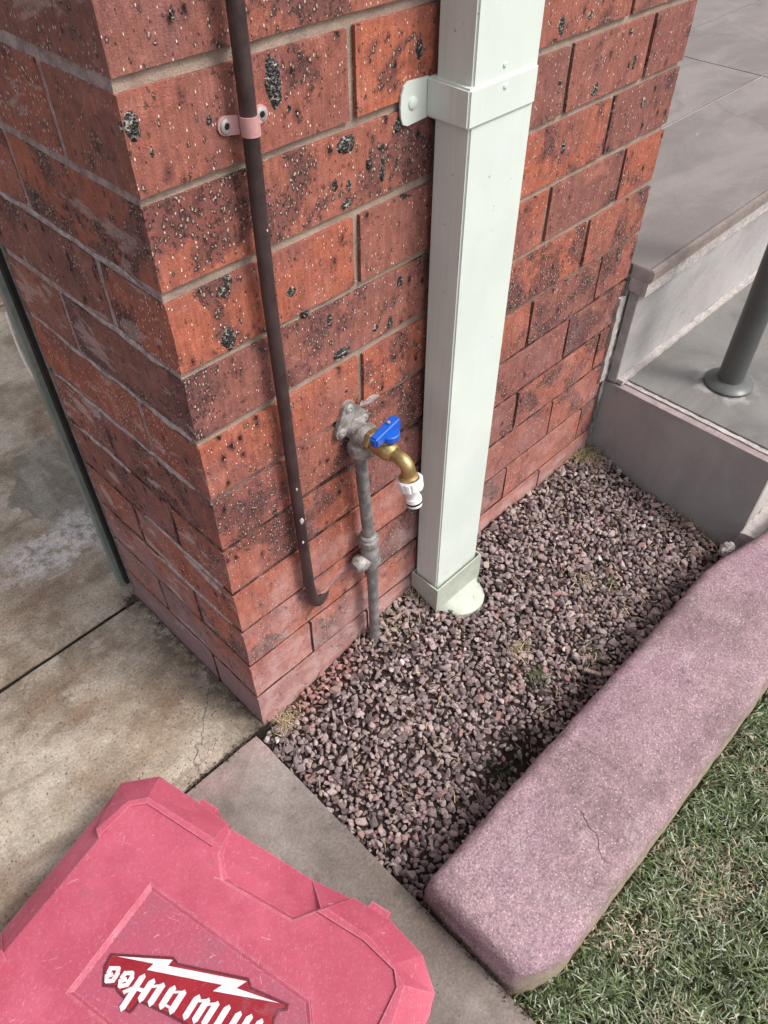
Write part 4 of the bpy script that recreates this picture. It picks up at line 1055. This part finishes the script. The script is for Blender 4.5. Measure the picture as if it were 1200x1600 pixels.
# badge: traced lettering seen upside down
Q00, Q10, Q01, Q11 = (.1048, .1722), (.2901, .0689), (.1785, .2508), (.3503, .1551)
def BL(X, Y):
    u_, v2 = X/1000, Y/582
    return tuple(Q00[i]*(1-u_)*(1-v2)+Q10[i]*u_*(1-v2)+Q01[i]*(1-u_)*v2+Q11[i]*u_*v2 for i in (0, 1))
BZ = TOPZ-.0032
def plate(P, z0, z1, nm, mat, par, bev=.0004):
    bm = bmesh.new(); P = [BL(*p) for p in P]
    a = [bm.verts.new(W(s, t, z1)) for s, t in P]; b = [bm.verts.new(W(s, t, z0)) for s, t in P]
    bm.faces.new(a)
    for i in range(len(P)): bm.faces.new((a[i], a[(i+1) % len(P)], b[(i+1) % len(P)], b[i]))
    return obj(nm, bm, mat, par, bevel=bev, seg=1)
bo = [(80, 186), (440, 208), (468, 245), (868, 328), (884, 380), (1095, 472), (1088, 508), (1040, 512), (1012, 560), (1004, 720), (960, 770), (700, 690), (430, 548), (245, 465), (212, 508), (190, 524), (150, 505), (160, 450), (118, 412), (108, 385), (33, 378), (40, 262)]
bi = [(90, 200), (430, 222), (458, 258), (856, 342), (872, 392), (1072, 480), (1070, 494), (1022, 498), (996, 555), (988, 710), (952, 752), (706, 672), (436, 530), (238, 446), (200, 496), (186, 508), (166, 496), (178, 446), (128, 400), (120, 370), (48, 366), (54, 268)]
badge = plate(bo, BZ-.002, BZ+.0012, 'badge', BADGED, case)
plate(bi, BZ, BZ+.0019, 'badge_face', BADGER, badge)
bolt = [(120, 207), (435, 228), (408, 262), (856, 350), (798, 388), (1042, 470), (665, 404), (718, 370), (290, 285), (328, 250)]
plate(bolt, BZ+.001, BZ+.0026, 'lightning_bolt', BADGEW, badge, .0002)
def seg_(a, b, w0, w1=None):
    w1 = w0 if w1 is None else w1; a, b = Vector(a), Vector(b); d = (b-a).normalized(); nn = Vector((-d.y, d.x))
    a = a-d*w0*.3; b = b+d*w1*.3
    return [tuple(a+nn*w0/2), tuple(b+nn*w1/2), tuple(b-nn*w1/2), tuple(a-nn*w0/2)]
def line_(P, w0): return [seg_(a, b, w0) for a, b in zip(P, P[1:])]
def stem(tx, ty, ln=1.0, wd=34):
    ln *= 1.14; dx, dy = -72*ln, 108*ln
    d = Vector((dx, dy)).normalized(); nn = Vector((-d.y, d.x))*wd/2; T = Vector((tx, ty)); Bm = T+Vector((dx, dy))
    return [tuple(T), tuple(T+d*30+nn), tuple(Bm-d*8+nn), tuple(Bm+d*10-nn*.3), tuple(Bm-d*14-nn), tuple(T+d*12-nn)]
letters = [
    ('letter_e', line_([(72, 300), (84, 276), (128, 276), (122, 306), (96, 346), (60, 350), (62, 320), (92, 312)], 23)),
    ('letter_e', line_([(148, 330), (166, 304), (206, 302), (204, 328), (176, 370), (136, 378), (140, 348), (170, 340)], 23)),
    ('letter_k', [stem(276, 306, 1.62, 32)]+line_([(160, 410), (214, 386), (256, 346)], 20)+line_([(222, 388), (262, 400)], 22)),
    ('letter_u', [stem(330, 334, 1.0), stem(386, 356, 1.0)]+[seg_((312, 380), (372, 374), 15)]),
    ('letter_a', [stem(448, 372, 1.0), stem(506, 396, 1.02)]+[seg_((432, 410), (494, 410), 14), seg_((384, 476), (432, 500), 15)]),
    ('letter_w', [stem(588, 422, 1.05), stem(642, 440, 1.05), stem(694, 458, 1.05)]+[seg_((572, 458), (630, 456), 15), seg_((624, 478), (682, 474), 15)]),
    ('letter_l', [stem(758, 478, 1.3)]),
    ('letter_i', [stem(822, 512, 1.1)]),
    ('letter_m', [stem(884, 528, 1.25), stem(944, 552, 1.25), stem(988, 600, 1.1)]+[seg_((800, 655), (868, 672), 16)])]
for nm, polys in letters:
    bm = bmesh.new()
    for q, P in enumerate(polys):
        P = [BL(*p) for p in P]; zt = BZ+.0027+q*.00006
        a = [bm.verts.new(W(s, t, zt)) for s, t in P]; b = [bm.verts.new(W(s, t, BZ+.0015)) for s, t in P]
        bm.faces.new(a); bm.faces.new(b[::-1])
        for i in range(len(P)): bm.faces.new((a[i], a[(i+1) % len(P)], b[(i+1) % len(P)], b[i]))
    obj(nm, bm, BADGEW, badge)
# handle on the far long side, outside the picture
obj('carry_handle', tube(smooth_path([W(.17, .368, .058), W(.175, .405, .058), W(.2, .415, .058), W(.3, .415, .058), W(.325, .405, .058), W(.33, .368, .058)]), .011, 14), CASE, case, smooth=True)
